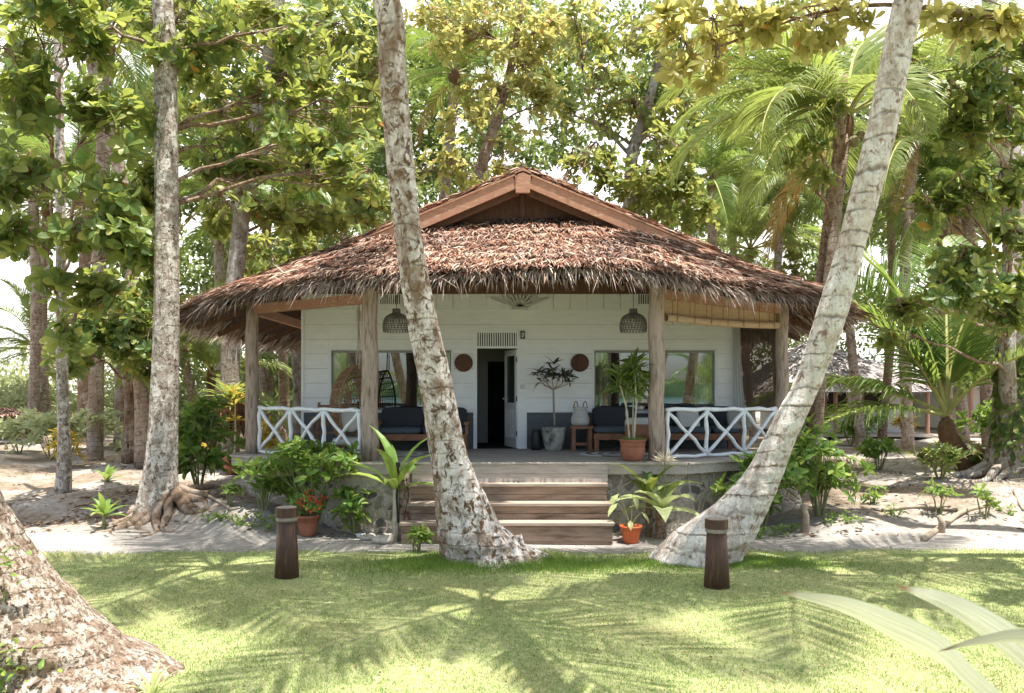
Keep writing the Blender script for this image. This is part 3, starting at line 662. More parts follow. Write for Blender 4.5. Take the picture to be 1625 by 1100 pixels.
# ------------------------------------------------------------------ roof
RX = .2; RZ = 6.44; SL = .427; GY = 15.3
EAVE = [(-6.25, 24.5), (-6.25, 15.6), (-5.2, 14.35), (-3.2, 13.15), (-1.6, 12.98), (2.0, 12.98), (3.5, 13.15), (5.45, 14.35), (6.35, 15.5), (6.35, 24.5)]
def zmain(x): return RZ-SL*np.abs(x-RX)
def edist(x, y):
    """distance inside the eave outline"""
    d = np.full(np.shape(x), 99.)
    for (ax, ay), (bx, by) in zip(EAVE[:-1], EAVE[1:]):
        nx, ny = (by-ay), -(bx-ax); L = sqrt(nx*nx+ny*ny); nx /= L; ny /= L
        dd = (x-ax)*nx+(y-ay)*ny; dd = -dd if ((RX-ax)*nx+(18-ay)*ny) < 0 else dd
        k = .35; h = np.clip(.5+.5*(d-dd)/k, 0, 1); d = d*(1-h)+dd*h-k*h*(1-h)
    return d
def zskirt(x, y):
    a = 4.03+.26*np.exp(-((x-RX)/3.2)**4)+.46*edist(x, y)+.04*np.sin(x*1.3); b = zmain(x)+.03
    k = .25; h = np.clip(.5+.5*(b-a)/k, 0, 1); return b*(1-h)+a*h-k*h*(1-h)
def roof():
    # porch skirt
    def sample(fn, n, xr, yr, cond):
        x = RNG.uniform(*xr, n); y = RNG.uniform(*yr, n); k = cond(x, y); x = x[k]; y = y[k]; return x, y
    skin = MB(); E = np.array(EAVE[1:-1]); t = np.linspace(0, 1, 26)
    path = []
    for a, b in zip(E[:-1], E[1:]):
        for s in np.linspace(0, 1, 12, endpoint=False): path.append(a*(1-s)+b*s)
    path.append(E[-1]); path = np.array(path)
    inner = np.stack([np.clip(path[:, 0], -6.25, 6.35), np.full(len(path), GY+.55)], 1)
    Xg = path[:, 0][:, None]*(1-t)+inner[:, 0][:, None]*t; Yg = path[:, 1][:, None]*(1-t)+inner[:, 1][:, None]*t
    Z = zskirt(Xg, Yg)-.04; skin.grid(Xg, Yg, Z); skin.grid(Xg, Yg, Z-.16)
    porch = skin.build('porch_roof', M['thatch_base'], house, True)
    # thatch strands
    def strands(x, y, zf, L, W, mat, name, par, lift=.35, jit=.35):
        e = .05; z = zf(x, y); gx = (zf(x+e, y)-z)/e; gy = (zf(x, y+e)-z)/e
        n = len(x); d = np.stack([-gx, -gy, -(gx**2+gy**2)], 1); d /= np.linalg.norm(d, axis=1)[:, None]+1e-6
        nor = np.stack([-gx, -gy, np.ones(n)], 1); nor /= np.linalg.norm(nor, axis=1)[:, None]
        side = np.cross(nor, d)
        row = (edist(x, y)+.08*np.sin(x*3)+.05*np.sin(x*7+y*3)) % .38/.38; dd = d+side*RNG.normal(0, jit, n)[:, None]+nor*(RNG.uniform(-.05, .5, n)*lift)[:, None]
        mb = MB(); mb.leaves(np.stack([x, y, z], 1)+nor*(RNG.uniform(-.02, .05, n)+.07*(1-row))[:, None], dd, nor+rv(n, .45), L*RNG.uniform(.6, 1.3, n), W*RNG.uniform(.6, 1.4, n), STRAND)
        return mb.build(name, mat, par)
    x, y = sample(None, 78000, (-6.3, 6.7), (12.9, GY+.5), lambda x, y: (edist(x, y) > .02))
    w_ = RNG.uniform(0, 1, len(x)) < .55+.45*(edist(x, y) < 1.6)
    strands(x[w_], y[w_], zskirt, .36, .021, M['thatch'], 'thatch_layer', porch, .45, .42)
    # fringe hanging from the eave
    seg = path; n = 6500; n = 11000; i = RNG.integers(0, len(seg)-1, n); s = RNG.uniform(0, 1, n)[:, None]
    p = seg[i]*(1-s)+seg[i+1]*s; c = np.array([RX, 17.5]); inw = c-p; inw /= np.linalg.norm(inw, axis=1)[:, None]
    dep = RNG.uniform(0, .5, n)[:, None]; q = p+inw*dep
    z = zskirt(q[:, 0], q[:, 1])+.02-.10*RNG.uniform(0, 1, n)
    d = np.stack([-inw[:, 0], -inw[:, 1], RNG.uniform(-1.6, -.3, n)], 1); d += rv(n, .38)
    mb = MB(); mb.leaves(np.stack([q[:, 0], q[:, 1], z], 1), d, np.stack([-inw[:, 0], -inw[:, 1], np.ones(n)], 1)+rv(n, .3), RNG.uniform(.16, .44, n)*np.where(RNG.uniform(0, 1, n) < .14, 1.5, 1), RNG.uniform(.009, .026, n), STRAND)
    # side eave fringe
    n = 2600; sd = RNG.integers(0, 2, n); yy = RNG.uniform(15.4, 24.4, n); xx = np.where(sd == 0, -6.25, 6.35); sg = np.where(sd == 0, -1., 1.)
    xx = xx-sg*RNG.uniform(0, .5, n)
    mb.leaves(np.stack([xx, yy, zmain(xx)+.02-.1*RNG.uniform(0, 1, n)], 1), np.stack([sg, RNG.normal(0, .3, n), RNG.uniform(-1.6, -.4, n)], 1), rv(n), RNG.uniform(.25, .6, n), .032, STRAND)
    mb.build('thatch_fringe', M['fringe'], porch)
    # main gable roof
    sk = MB()
    for sg, xe in ((-1, -6.25), (1, 6.35)):
        u = np.linspace(RX, xe, 30); v = np.linspace(GY-.12, 24.6, 30); U, V = np.meshgrid(u, v, indexing='ij')
        front = GY-.12+np.maximum(0, 0)*U
        Zr = zmain(U)+.02*np.sin(V*3); m_ = (np.abs(U-RX) < 99)
        sk.grid(U, V, Zr); sk.grid(U, V, Zr-.10)
        sk.add([(RX, GY-.12, RZ), (xe, GY-.12, zmain(xe)), (xe, GY-.12, zmain(xe)-.1), (RX, GY-.12, RZ-.1)], quads=[[0, 1, 2, 3]])
    main = sk.build('main_roof', M['thatch_base'], house, False)
    x, y = sample(None, 34000, (-6.2, 6.6), (GY-.1, 24.5), lambda x, y: (y < 17.5) | (RNG.uniform(0, 1, len(x)) < .4))
    strands(x, y, lambda a, b: zmain(a)+.0*b, .36, .028, M['thatch'], 'thatch_layer', main, .2, .25)
    # ragged front edge of the main thatch, and ridge ties
    n = 5200; u = RNG.uniform(-1, 1, n); xx = RX+u*4.6; sg = np.sign(u)
    mb = MB(); mb.leaves(np.stack([xx, GY-.10+RNG.uniform(-.06, .1, n), zmain(xx)+RNG.uniform(-.07, .05, n)], 1), np.stack([sg, RNG.normal(-.12, .2, n), -SL+RNG.normal(0, .10, n)], 1), rv(n, .5)+[0, 0, 1], RNG.uniform(.12, .35, n), .022, STRAND)
    n = 260; mb.leaves(np.stack([RX+RNG.normal(0, .12, n), RNG.uniform(GY-.2, 18, n), RZ+RNG.uniform(0, .1, n)], 1), rv(n)*[1, .5, .25], rv(n), RNG.uniform(.1, .35, n), .03, STRAND)
    mb.build('ridge_thatch', M['thatch'], main)
    # barge boards and gable
    for sg in (-1, 1):
        a = Vector((RX+sg*.14, GY-.20, RZ-.20-.14*SL)); b = Vector((RX+sg*4.1, GY-.20, RZ-.20-4.1*SL))
        m = MB(); m.beam(a, b, .05, .23); m.build('barge_board', M['barge'], house)
        m = MB(); m.beam(a+Vector((-sg*.14, -.01, .19)), b+Vector((0, -.01, .165)), .07, .03); m.build('roof_batten', M['barge'], house)
        m = MB(); a2 = Vector((RX+sg*.1, GY+.03, RZ-.35)); b2 = Vector((RX+sg*4, GY+.03, RZ-.31-4*SL)); m.beam(a2, b2, .08, .2); m.build('rafter', M['wood_dark'], house)
    m = MB(); m.add([(RX-.15, GY-.245, RZ-.08), (RX+.15, GY-.245, RZ-.08), (RX+.13, GY-.245, RZ-.46), (RX-.13, GY-.245, RZ-.46), (RX-.15, GY-.17, RZ-.08), (RX+.15, GY-.17, RZ-.08), (RX+.13, GY-.17, RZ-.46), (RX-.13, GY-.17, RZ-.46), (RX, GY-.245, RZ+.0), (RX, GY-.17, RZ)],
                    quads=[[3, 2, 1, 0], [0, 1, 5, 4], [1, 2, 6, 5], [2, 3, 7, 6], [3, 0, 4, 7], [4, 5, 6, 7]], tris=[[0, 1, 8]]); m.build('apex_plate', M['barge'], house)
    g = MB(); g.add([(RX, GY+.42, RZ-.1), (RX-4.4, GY+.42, RZ-.1-4.4*SL), (RX-4.4, GY+.42, 4.2), (RX+4.4, GY+.42, 4.2), (RX+4.4, GY+.42, RZ-.1-4.4*SL),
                     (RX, GY+.48, RZ-.1), (RX-4.4, GY+.48, RZ-.1-4.4*SL), (RX-4.4, GY+.48, 4.2), (RX+4.4, GY+.48, 4.2), (RX+4.4, GY+.48, RZ-.1-4.4*SL)],
                    ngons=[[0, 1, 2, 3, 4], [9, 8, 7, 6, 5]]); g.build('gable_panel', M['wood_dark'], house)
    k = MB(); k.bb((RX-.04, GY+.34, 4.6), (RX+.04, GY+.41, RZ-.2)); k.build('king_post', M['wood_dark'], house)
    # rafters visible from below at both corners
    r = MB()
    for (ex, ey) in [(-6.0, 15.6), (-5.55, 14.85), (-4.6, 14.15), (-3.6, 13.55), (-6.1, 17), (-6.1, 18.5), (-6.1, 20), (6.4, 15.7), (5.95, 14.85), (5.0, 14.15), (4.0, 13.6), (6.5, 17), (6.5, 18.5), (6.5, 20)]:
        s = -1 if ex < 0 else 1; tx = RX+s*1.6 if ey < 16 else RX+s*2; ty = 16.3 if ey < 16 else ey
        z0 = float(min(zskirt(np.array(ex), np.array(ey)), zmain(ex)))-.25; z1 = float(min(zskirt(np.array(tx), np.array(ty)), zmain(tx)))-.3
        f_ = .62; r.beam((ex, ey, z0), (ex+(tx-ex)*f_, ey+(ty-ey)*f_, z0+(z1-z0)*f_), .06, .10); r.build('eave_rafter', M['wood_dark'], house); r = MB()
    for x in np.linspace(-2.2, 2.6, 7): r = MB(); r.beam((x, 13.3, 4.0), (x, 15.2, 4.8), .05, .09); r.build('eave_rafter', M['wood_dark'], house)
    # white sunburst bracket above the door
    f = MB(); c = Vector((WX(825), WY-.08, zb+.03))
    for a in np.linspace(-70, 70, 9): f.beam(c, c+Vector((sin(radians(a))*.62, -.0, cos(radians(a))*.62)), .04, .06, up=(0, 1, 0))
    f.box(c, (.34, .10, .05)); f.build('sunburst_bracket', M['linen'], house)
roof()

# rolled bamboo blind and dark screen on the right side of the porch
def blind():
    A = Vector((2.62, 13.86, 0)); B = Vector((5.0, 15.30, 0)); t = thing('bamboo_blind', 'rolled bamboo blind hanging between the two right porch posts', 'blind', (A+B)/2+Vector((0, 0, 3.6)))
    mb = MB(); dirv = (B-A).normalized(); nrm = Vector((dirv.y, -dirv.x, 0))
    u = np.linspace(0, 1, 40); prof = []
    for z in np.linspace(3.93, 3.60, 34): prof.append((0.0+.004*(int(z*100) % 2), z))
    for a in np.linspace(0, 1.7*pi, 16): prof.append((.055*(1-cos(a))*1.0, 3.60-.055*sin(a)*1.2-.02))
    pr = np.array(prof); U, K = np.meshgrid(u, np.arange(len(pr)), indexing='ij')
    off = pr[K, 0]; zz = pr[K, 1]-.03*np.sin(U*pi)-.02*U; base = np.array(A)[None, None]*(1-U[..., None])+np.array(B)[None, None]*U[..., None]
    mb.grid(base[..., 0]+nrm.x*(off-.07), base[..., 1]+nrm.y*(off-.07), zz); mb.build('rolled_slats', M['bamboo'], t)
    for k in range(7):
        c = MB(); uu = (k+.5)/7; p = A.lerp(B, uu)+nrm*-.075; c.tube([(p.x, p.y-.01, 3.93), (p.x, p.y-.01, 3.47)], .006, 5)
        p2 = p+nrm*.125; c.tube([(p2.x, p2.y, 3.9), (p2.x, p2.y, 3.5)], .006, 5); c.build('cord', M['rattan'], t)
    # screen between the wall and the outer post
    a = Vector((4.62, 16.55, 0)); b = Vector((5.08, 15.55, 0)); t = thing('mesh_screen', 'dark see-through roller screen at the right end of the porch', 'screen', (a+b)/2+Vector((0, 0, DZ)))
    U, V = np.meshgrid(np.linspace(0, 1, 24), np.linspace(0, 1, 12), indexing='ij')
    bx = a.x+(b.x-a.x)*U; by = a.y+(b.y-a.y)*U; w2 = .02*np.sin(U*14)
    s = MB(); s.grid(bx+w2, by+w2, 1.95+V*1.95); s.build('screen_cloth', M['screen'], t)
    s = MB(); s.tube([(a.x, a.y, 1.95), (b.x, b.y, 1.95)], .022, 8); s.build('roller_bar', M['bamboo'], t); s = MB(); s.tube([(a.x, a.y, 3.9), (b.x, b.y, 3.9)], .03, 8); s.build('roller_bar', M['bamboo'], t)
    t = thing('white_curtain', 'white curtain gathered at the right corner of the porch', 'curtain', (4.62, 16.45, DZ+.8))
    s = MB(); U, V = np.meshgrid(np.linspace(0, 1, 40), np.linspace(0, 1, 10), indexing='ij')
    s.grid(4.42+.16*U+.10*U*(1-V)**2, 16.50-.05*np.sin(U*26)-.03*(1-V), 1.95+V*1.9); s.build('curtain_cloth', M['white'], t, True)
blind()

# ------------------------------------------------------------------ porch furniture
def pendant(px, lab, Y=15.0):
    c = P(px, 527, Y); t = thing('pendant_lamp', lab, 'lamp', (c.x, c.y, c.z), 'woven pendant lamps over the porch')
    m = MB(); R = .235
    prof = [(R, 0), (R*1.04, .10), (R*.98, .2), (R*.8, .28), (R*.45, .33), (R*.3, .345), (R*.28, .42)]
    pr = crom(prof, 3)
    for (r, z) in pr: m.tube([(c.x+r*cos(a), c.y+r*sin(a), c.z+z) for a in np.linspace(0, 2*pi, 25)], .0065, 5, False)
    for k in range(26):
        a = 2*pi*k/26; m.tube([(c.x+(r+.003)*cos(a+z*1.2), c.y+(r+.003)*sin(a+z*1.2), c.z+z) for r, z in pr], .005, 4, False)
        m.tube([(c.x+(r+.003)*cos(a-z*1.2), c.y+(r+.003)*sin(a-z*1.2), c.z+z) for r, z in pr], .005, 4, False)
    m.build('lamp_shade', M['rattan_grey'], t)
    b = MB(); b.lathe((c.x, c.y, c.z+.15), [(0, -.05), (.04, -.03), (.045, .01), (.02, .06), (.018, .1)], 14); b.build('bulb', M['white'], t, True)
    b = MB(); b.tube([(c.x, c.y, c.z+.24), (c.x, c.y, float(zskirt(np.array(c.x), np.array(c.y)))-.15)], .006, 6); b.build('cord', M['black'], t)
pendant(629, 'woven pendant lamp half hidden behind the lichen-covered palm'); pendant(1005, 'woven pendant lamp beside the right front porch post')

def egg_chair():
    Y = 15.0; c = P(553, 640, Y)
    t = thing('hanging_chair', 'teardrop rattan chair hanging from a rope behind the left railing', 'hanging chair', (c.x, Y, DZ))
    m = MB(); top = P(566, 578, Y); bot = P(572, 706, Y)
    # rim: teardrop loop in a plane facing right and slightly to the camera
    ax = Vector((.80, -.60, 0)).normalized(); sd = Vector((.6, .8, 0)).normalized()
    cen = P(553, 645, Y); H = .74; W = .46
    def shell(u, v):   # u along the rim angle, v depth into the shell
        a = u; r = (1-.35*max(0, cos(a))**2)
        x = W*.86*sin(a)*r; z = H*cos(a); k = sqrt(max(0, 1-v*v))
        q = cen+Vector((.16, -.1, 0))+sd*(x*k)+Vector((0, 0, z*(k*.75+.25) if z < 0 else z*(.35+.65*k)))-ax*(v*.55)
        return q
    rim = [shell(a, 0) for a in np.linspace(0, 2*pi, 40)]; m.tube(rim, .022, 7, False)
    for v in np.linspace(.12, .98, 12): m.tube([shell(a, v) for a in np.linspace(0, 2*pi, 36)], .008, 5, False)
    for a in np.linspace(0, 2*pi, 28, endpoint=False): m.tube([shell(a, v) for v in np.linspace(0, .99, 8)], .010 if int(a*10) % 3 else .016, 5, False)
    m.build('rattan_shell', M['rattan'], t)
    s = MB(); q = shell(pi, .35)
    s.lathe((q.x, q.y, q.z+.06), [(0, -.05), (.25, -.05), (.31, 0), (.28, .06), (0, .09)], 20); s.build('seat_pad', M['linen'], t, True)
    s = MB(); s.lathe((0, 0, 0), [(0, -.08), (.12, -.07), (.20, -.02), (.205, .02), (.12, .07), (0, .08)], 20)
    o = s.build('round_pillow', M['linen'], t, True); o.matrix_parent_inverse = Matrix(); o.location = (cen+Vector((.05, -.12, -.26)))-t.location; o.rotation_euler = (radians(78), 0, radians(30))
    r = MB(); tp = rim[0]; kn = P(569, 512, Y)
    r.tube([tp, tp.lerp(kn, .5)+Vector((.012, 0, 0)), kn], .014, 6); r.tube([tp+Vector((.05, 0, -.05)), tp.lerp(kn, .5)+Vector((.05, 0, 0)), kn], .012, 6)
    r.tube([kn, (kn.x, Y, 4.6)], .022, 7)
    for k in range(6): r.lathe((kn.x, kn.y, kn.z+.02+k*.034), [(.02, 0), (.042, .008), (.042, .026), (.02, .034)], 10)
    r.build('rope', M['rope'], t, True)
egg_chair()

def cushion(mb, c, sx, sy, sz, rot=0, tilt=0):
    """rounded cushion as a super-ellipsoid"""
    u = np.linspace(-pi/2, pi/2, 13); v = np.linspace(-pi, pi, 29); U, V = np.meshgrid(u, v, indexing='ij')
    f = lambda w, e: np.sign(w)*np.abs(w)**e
    X = sx/2*f(np.cos(U), .35)*f(np.cos(V), .35); Yv = sy/2*f(np.cos(U), .35)*f(np.sin(V), .35); Z = sz/2*f(np.sin(U), .6)
    R = np.array(Matrix.Rotation(rot, 3, 'Z')@Matrix.Rotation(tilt, 3, 'X')); W = np.stack([X, Yv, Z], -1)@R.T+np.array(c)
    mb.grid(W[..., 0], W[..., 1], W[..., 2])
def rail_box(mb, c, s): mb.box(c, s)
def sofa(lab, x0, x1, y0, y1, backs, arms=(True, True), seatz=.38):
    cx, cy = (x0+x1)/2, (y0+y1)/2
    t = thing('sofa', lab, 'sofa', (cx, cy, DZ), 'teak sofas with dark cushions on the porch')
    f = MB(); f.bb((x0, y0, DZ+seatz-.14), (x1, y0+.04, DZ+seatz-.02)); f.bb((x0, y1-.04, DZ+seatz-.14), (x1, y1, DZ+seatz-.02))
    f.bb((x0, y0+.045, DZ+seatz-.13), (x0+.04, y1-.045, DZ+seatz-.03)); f.bb((x1-.04, y0+.045, DZ+seatz-.13), (x1, y1-.045, DZ+seatz-.03))
    f.bb((x0+.045, y0+.045, DZ+seatz-.06), (x1-.045, y1-.045, DZ+seatz-.035))
    f.bb((x0, y1+.002, DZ+seatz+.02), (x1, y1+.03, DZ+seatz+.30))
    f.build('frame', M['teak'], t)
    for x in (x0+.05, x1-.05):
        for y in (y0+.05, y1-.05):
            l = MB(); l.bb((x-.04, y-.04, DZ), (x+.04, y+.04, DZ+seatz-.141)); l.build('leg', M['teak'], t)
    for k, x in enumerate((x0, x1)):
        if arms[k]:
            a = MB(); sx = 1 if k else -1; a.bb((x-.05, y0, DZ+seatz+.16), (x+.05, y1, DZ+seatz+.21)); a.bb((x-.03, y0+.02, DZ+seatz-.02), (x+.03, y0+.08, DZ+seatz+.159)); a.build('armrest', M['teak'], t)
    n = len(backs); w_ = (x1-x0)/n
    for i, mk in enumerate(backs):
        s = MB(); cushion(s, (x0+w_*(i+.5), cy-.02, DZ+seatz+.04), w_-.02, y1-y0-.04, .14); s.build('seat_cushion', M['cushion_blue'], t, True)
        b = MB(); cushion(b, (x0+w_*(i+.5), y1-.13, DZ+seatz+.28), w_-.04, .42, .16, 0, radians(80)); b.build('back_cushion', M[mk], t, True)
    return t
sofa('teak sofa with one dark back cushion, right of the side table', WX(940, 16.0), WX(1015, 16.0), 15.62, 16.42, ['cushion'], (False, False))
sofa('long teak sofa with dark and white cushions behind the right railing', WX(1035, 16.0), WX(1170, 16.0), 15.62, 16.42, ['cushion', 'cushion', 'cushion'], (False, True))
sofa('dark cushioned daybed under the left window behind the palm', WX(600, 16.1), WX(742, 16.1), 15.75, 16.5, ['cushion', 'cushion'], (True, True), .36)
t = thing('armchair', 'teak armchair with a wooden box arm beside the potted plant', 'armchair', (WX(1018, 15.2), 15.2, DZ))
f = MB(); x0, x1 = WX(990, 15.2), WX(1050, 15.2); f.bb((x0, 14.95, DZ+.36), (x1, 15.02, DZ+.56)); f.bb((x0, 14.95+.075, DZ+.30), (x1, 15.5, DZ+.36)); f.build('frame', M['teak'], t)
for x in (x0+.06, x1-.06):
    for y in (15.0, 15.45): l = MB(); l.bb((x-.035, y-.035, DZ), (x+.035, y+.035, DZ+.299)); l.build('leg', M['teak'], t)
b = MB(); cushion(b, ((x0+x1)/2, 15.22, DZ+.50), x1-x0-.04, .36, .16, 0, radians(80)); b.build('cushion', M['linen'], t, True)
# small pale pillows
for px, yy, lab, mt in ((1092, 15.9, 'pale linen pillow leaning on the long sofa near the front post', 'linen'), (1172, 15.75, 'grey patterned pillow at the right end of the long sofa', 'hall')):
    b = MB(); c = (WX(px, yy), yy, DZ+.62); cushion(b, c, .44, .40, .14, radians(8), radians(70)); tag(b.build('pillow', M[mt], None, True, loc=(c[0], c[1], DZ+.45)), lab, 'pillow', 'loose pillows on the sofas')
def side_table():
    x0, x1 = WX(906, 16.1), WX(938, 16.1); y0, y1 = 15.85, 16.25; t = thing('side_table', 'small teak side table carrying the white basket', 'table', ((x0+x1)/2, 16.05, DZ))
    f = MB(); f.bb((x0-.02, y0-.02, DZ+.44), (x1+.02, y1+.02, DZ+.49)); f.build('tabletop', M['teak'], t)
    for x in (x0+.04, x1-.04):
        for y in (y0+.04, y1-.04): l = MB(); l.bb((x-.035, y-.035, DZ), (x+.035, y+.035, DZ+.439)); l.build('leg', M['teak'], t)
    f = MB(); f.bb((x0+.08, y0+.02, DZ+.12), (x1-.08, y0+.05, DZ+.16)); f.bb((x0+.08, y1-.05, DZ+.12), (x1-.08, y1-.02, DZ+.16)); f.build('stretcher', M['teak'], t)
    c = ((x0+x1)/2-.02, 16.05, DZ+.49); t = thing('basket', 'white woven basket with two brown handles on the side table', 'basket', c)
    b = MB(); pr = crom([(.09, 0), (.165, .04), (.175, .14), (.14, .24), (.125, .33), (.135, .36)], 4)
    rr = [(r+.006*sin(i*2.2), z) for i, (r, z) in enumerate(pr)]; b.lathe(c, [(0, 0.005)]+rr, 24)
    for i, (r, z) in enumerate(pr): b.tube([(c[0]+r*cos(a), c[1]+r*sin(a), c[2]+z) for a in np.linspace(0, 2*pi, 25)], .009, 5, False)
    b.build('basket_body', M['basket'], t, True)
    for s in (-1, 1):
        h = MB(); h.tube([(c[0]+s*.09+.04*cos(a), c[1]-.08, c[2]+.35+.13*sin(a)) for a in np.linspace(0, pi, 9)], .011, 6); h.build('handle', M['rattan'], t)
side_table()
def wood_chair():
    x0, x1, Y = WX(497, 15.8), WX(540, 15.8), 15.8
    t = thing('wooden_chair', 'bare wooden armchair beside the hanging chair at the left railing', 'chair', ((x0+x1)/2, Y, DZ))
    for (x, y, h) in ((x0, Y-.25, .62), (x1, Y-.25, .62), (x0, Y+.25, .95), (x1, Y+.25, .95)):
        l = MB(); l.beam((x, y, DZ), (x+.05, y+.03, DZ+h), .045, .045); l.build('leg', M['teak'], t)
    for x in (x0+.04, x1+.04): a = MB(); a.beam((x, Y-.3, DZ+.64), (x, Y+.27, DZ+.66), .06, .03); a.build('armrest', M['teak'], t)
    s = MB()
    for k in range(6): s.bb((x0+.06, Y-.2+k*.075, DZ+.36), (x1-.01, Y-.14+k*.075, DZ+.385))
    s.build('seat', M['teak'], t); s = MB()
    for k in range(4): s.bb((x0+.07, Y+.24, DZ+.5+k*.11), (x1+.02, Y+.262, DZ+.57+k*.11))
    s.build('backrest', M['teak'], t)
wood_chair()
for px, Y, lab in ((645, 15.2, 'pale round striped rug on the left side of the deck'), (985, 15.2, 'pale round striped rug on the right side of the deck')):
    c = (WX(px, Y), Y, DZ+.0025); m = MB(); m.lathe((0, 0, 0), [(0, .012), (.75, .012), (.76, .004), (.76, 0)], 40, sx=1.0, sy=.8)
    o = m.build('rug', M['rug']); o.location = c; tag(o, lab, 'rug', 'round rugs on the deck')
t = thing('dark_vase', 'tall black woven vase beside the mossy concrete pot', 'vase', (WX(851, 16.3), 16.3, DZ)); m = MB()
m.lathe((WX(851, 16.3), 16.3, DZ), [(0, 0), (.10, 0), (.12, .1), (.11, .28), (.085, .38), (.095, .40), (.08, .39), (0, .3)], 20); m.build('vase_body', M['vase'], t, True)
m = MB(); m.tube([(WX(851, 16.3)+.08*cos(a), 16.28, DZ+.39+.14*sin(a)) for a in np.linspace(0, pi, 10)], .006, 5); m.build('handle', M['vase'], t)

# ------------------------------------------------------------------ plant builders
def rosette_leaves(mb, pos, axis, n, L, W, tplt, elv=(.0, .8), mi=0):
    """whorls: pos (N,3) each with n leaves round its axis"""
    pos = np.asarray(pos, float); N = len(pos); ax = np.asarray(axis, float); ax = ax/np.linalg.norm(ax, axis=1)[:, None]
    ref = rv(N); s1 = np.cross(ax, ref); s1 /= np.linalg.norm(s1, axis=1)[:, None]; s2 = np.cross(ax, s1)
    a = (np.arange(n)*2.399)[None]+RNG.uniform(0, 6, N)[:, None]+RNG.normal(0, .2, (N, n)); e = RNG.uniform(*elv, (N, n))
    d = np.cos(e)[..., None]*(np.cos(a)[..., None]*s1[:, None]+np.sin(a)[..., None]*s2[:, None])+np.sin(e)[..., None]*ax[:, None]
    up = ax[:, None]-d*np.sum(ax[:, None]*d, -1, keepdims=True)+RNG.normal(0, .3, d.shape)
    Ls = L*RNG.uniform(.65, 1.15, N*n)
    mb.leaves(np.repeat(pos, n, 0), d.reshape(-1, 3), up.reshape(-1, 3), Ls, Ls*W, tplt, mi)
def rad_path(p0, p1, r0, r1, n, bend): 
    p0 = np.array(p0, float); p1 = np.array(p1, float); m = (p0+p1)/2+np.array(bend); return crom([p0, m, p1], n//2), None
def tube_s(mb, pts, r0, r1, n=6, wob=0):
    pts = np.array([list(p) for p in pts]); mb.tube(pts, np.linspace(r0, r1, len(pts)), n, True, wob=wob)

def broad_tree(label, trunk, radii, blobs, leafL, mat, barkm='bark_grey', nl=7, group=None, name='broadleaf_tree', tp=None, W=.52, limbs=(), up=.45, base=None):
    """trunk: world points; blobs: (px,py,Y,rx_px,ry_px,rosettes)"""
    tr = crom(trunk, 4); rr = crom([[r] for r in radii], 4)[:, 0]
    t = thing(name, label, 'tree', tuple(tr[0]), group)
    mb = MB(); mb.tube(tr, rr, 14, wob=.05)
    tw = MB(); lf = MB()
    for lb in limbs:
        q = crom([Vector(p) for p in lb[0]], 4); mb.tube(q, np.linspace(lb[1], lb[2], len(q)), 8, wob=.04)
    ends = [(p, r) for p, r in zip(tr[len(tr)//3:], rr[len(tr)//3:])]
    for lb in limbs:
        q = crom([Vector(p) for p in lb[0]], 4); ends += [(p, lb[2]*1.3) for p in q[len(q)//2:]]
    EP = np.array([e[0] for e in ends])
    for (px, py, Y, rx, ry, n) in blobs:
        c = np.array(P(px, py, Y)); s = Y/FPX
        sc = np.linalg.norm((EP-c)*[1, 1, .8], axis=1)+np.where(EP[:, 2] > c[2]-.35, 2.5, 0); k = int(np.argmin(sc))
        D_ = c-EP[k]; q = bez(EP[k], EP[k]+D_*.25+np.array([0, 0, .12]), EP[k]+D_*.75+np.array([0, 0, .35]), c+D_*.1+np.array([0, 0, .2]), 9)
        q[1:-1] += rv(7, .05); r0 = min(ends[k][1]*.4, .045)
        tw.tube(q, np.linspace(r0, .012, 9), 6)
        off = rv(n); off /= np.linalg.norm(off, axis=1)[:, None]; off *= (RNG.uniform(0, 1, n)**.45)[:, None]
        # uneven outline: a few sub-clumps inside each blob
        kc = max(3, n//9); cc = rv(kc); cc /= np.linalg.norm(cc, axis=1)[:, None]; cc *= RNG.uniform(.35, .95, kc)[:, None]
        w_ = RNG.uniform(0, 1, n) < .75; idx = RNG.integers(0, kc, n); off[w_] = cc[idx[w_]]+rv(int(w_.sum()), .2)
        ext = np.array([rx*s, (rx+ry)/2*s, ry*s]); pos = c+off*ext
        ax = off*.6+np.array([0, -.15, up])+rv(n, .4)
        rosette_leaves(lf, pos, ax, nl, leafL, W, tp or LEAF, (-.15, .75))
        # a twig to every rosette from the limb
        for i in range(n):
            b_ = q[RNG.integers(4, 9)]; 
            if i % 2 == 0 and w_[i]: b_ = c+cc[idx[i]]*ext*.6
            e_ = pos[i]; m_ = (b_+e_)/2+rv(1, .04)[0]; m_[2] -= .04*np.linalg.norm(e_-b_)
            tw.tube([b_, m_, e_], [.013, .009, .005], 4, False)
    mb.build('trunk', M[barkm], t, True); 
    if tw.n: tw.build('branches', M['bark_brown'], t)
    lf.build('crown', M[mat], t); return t

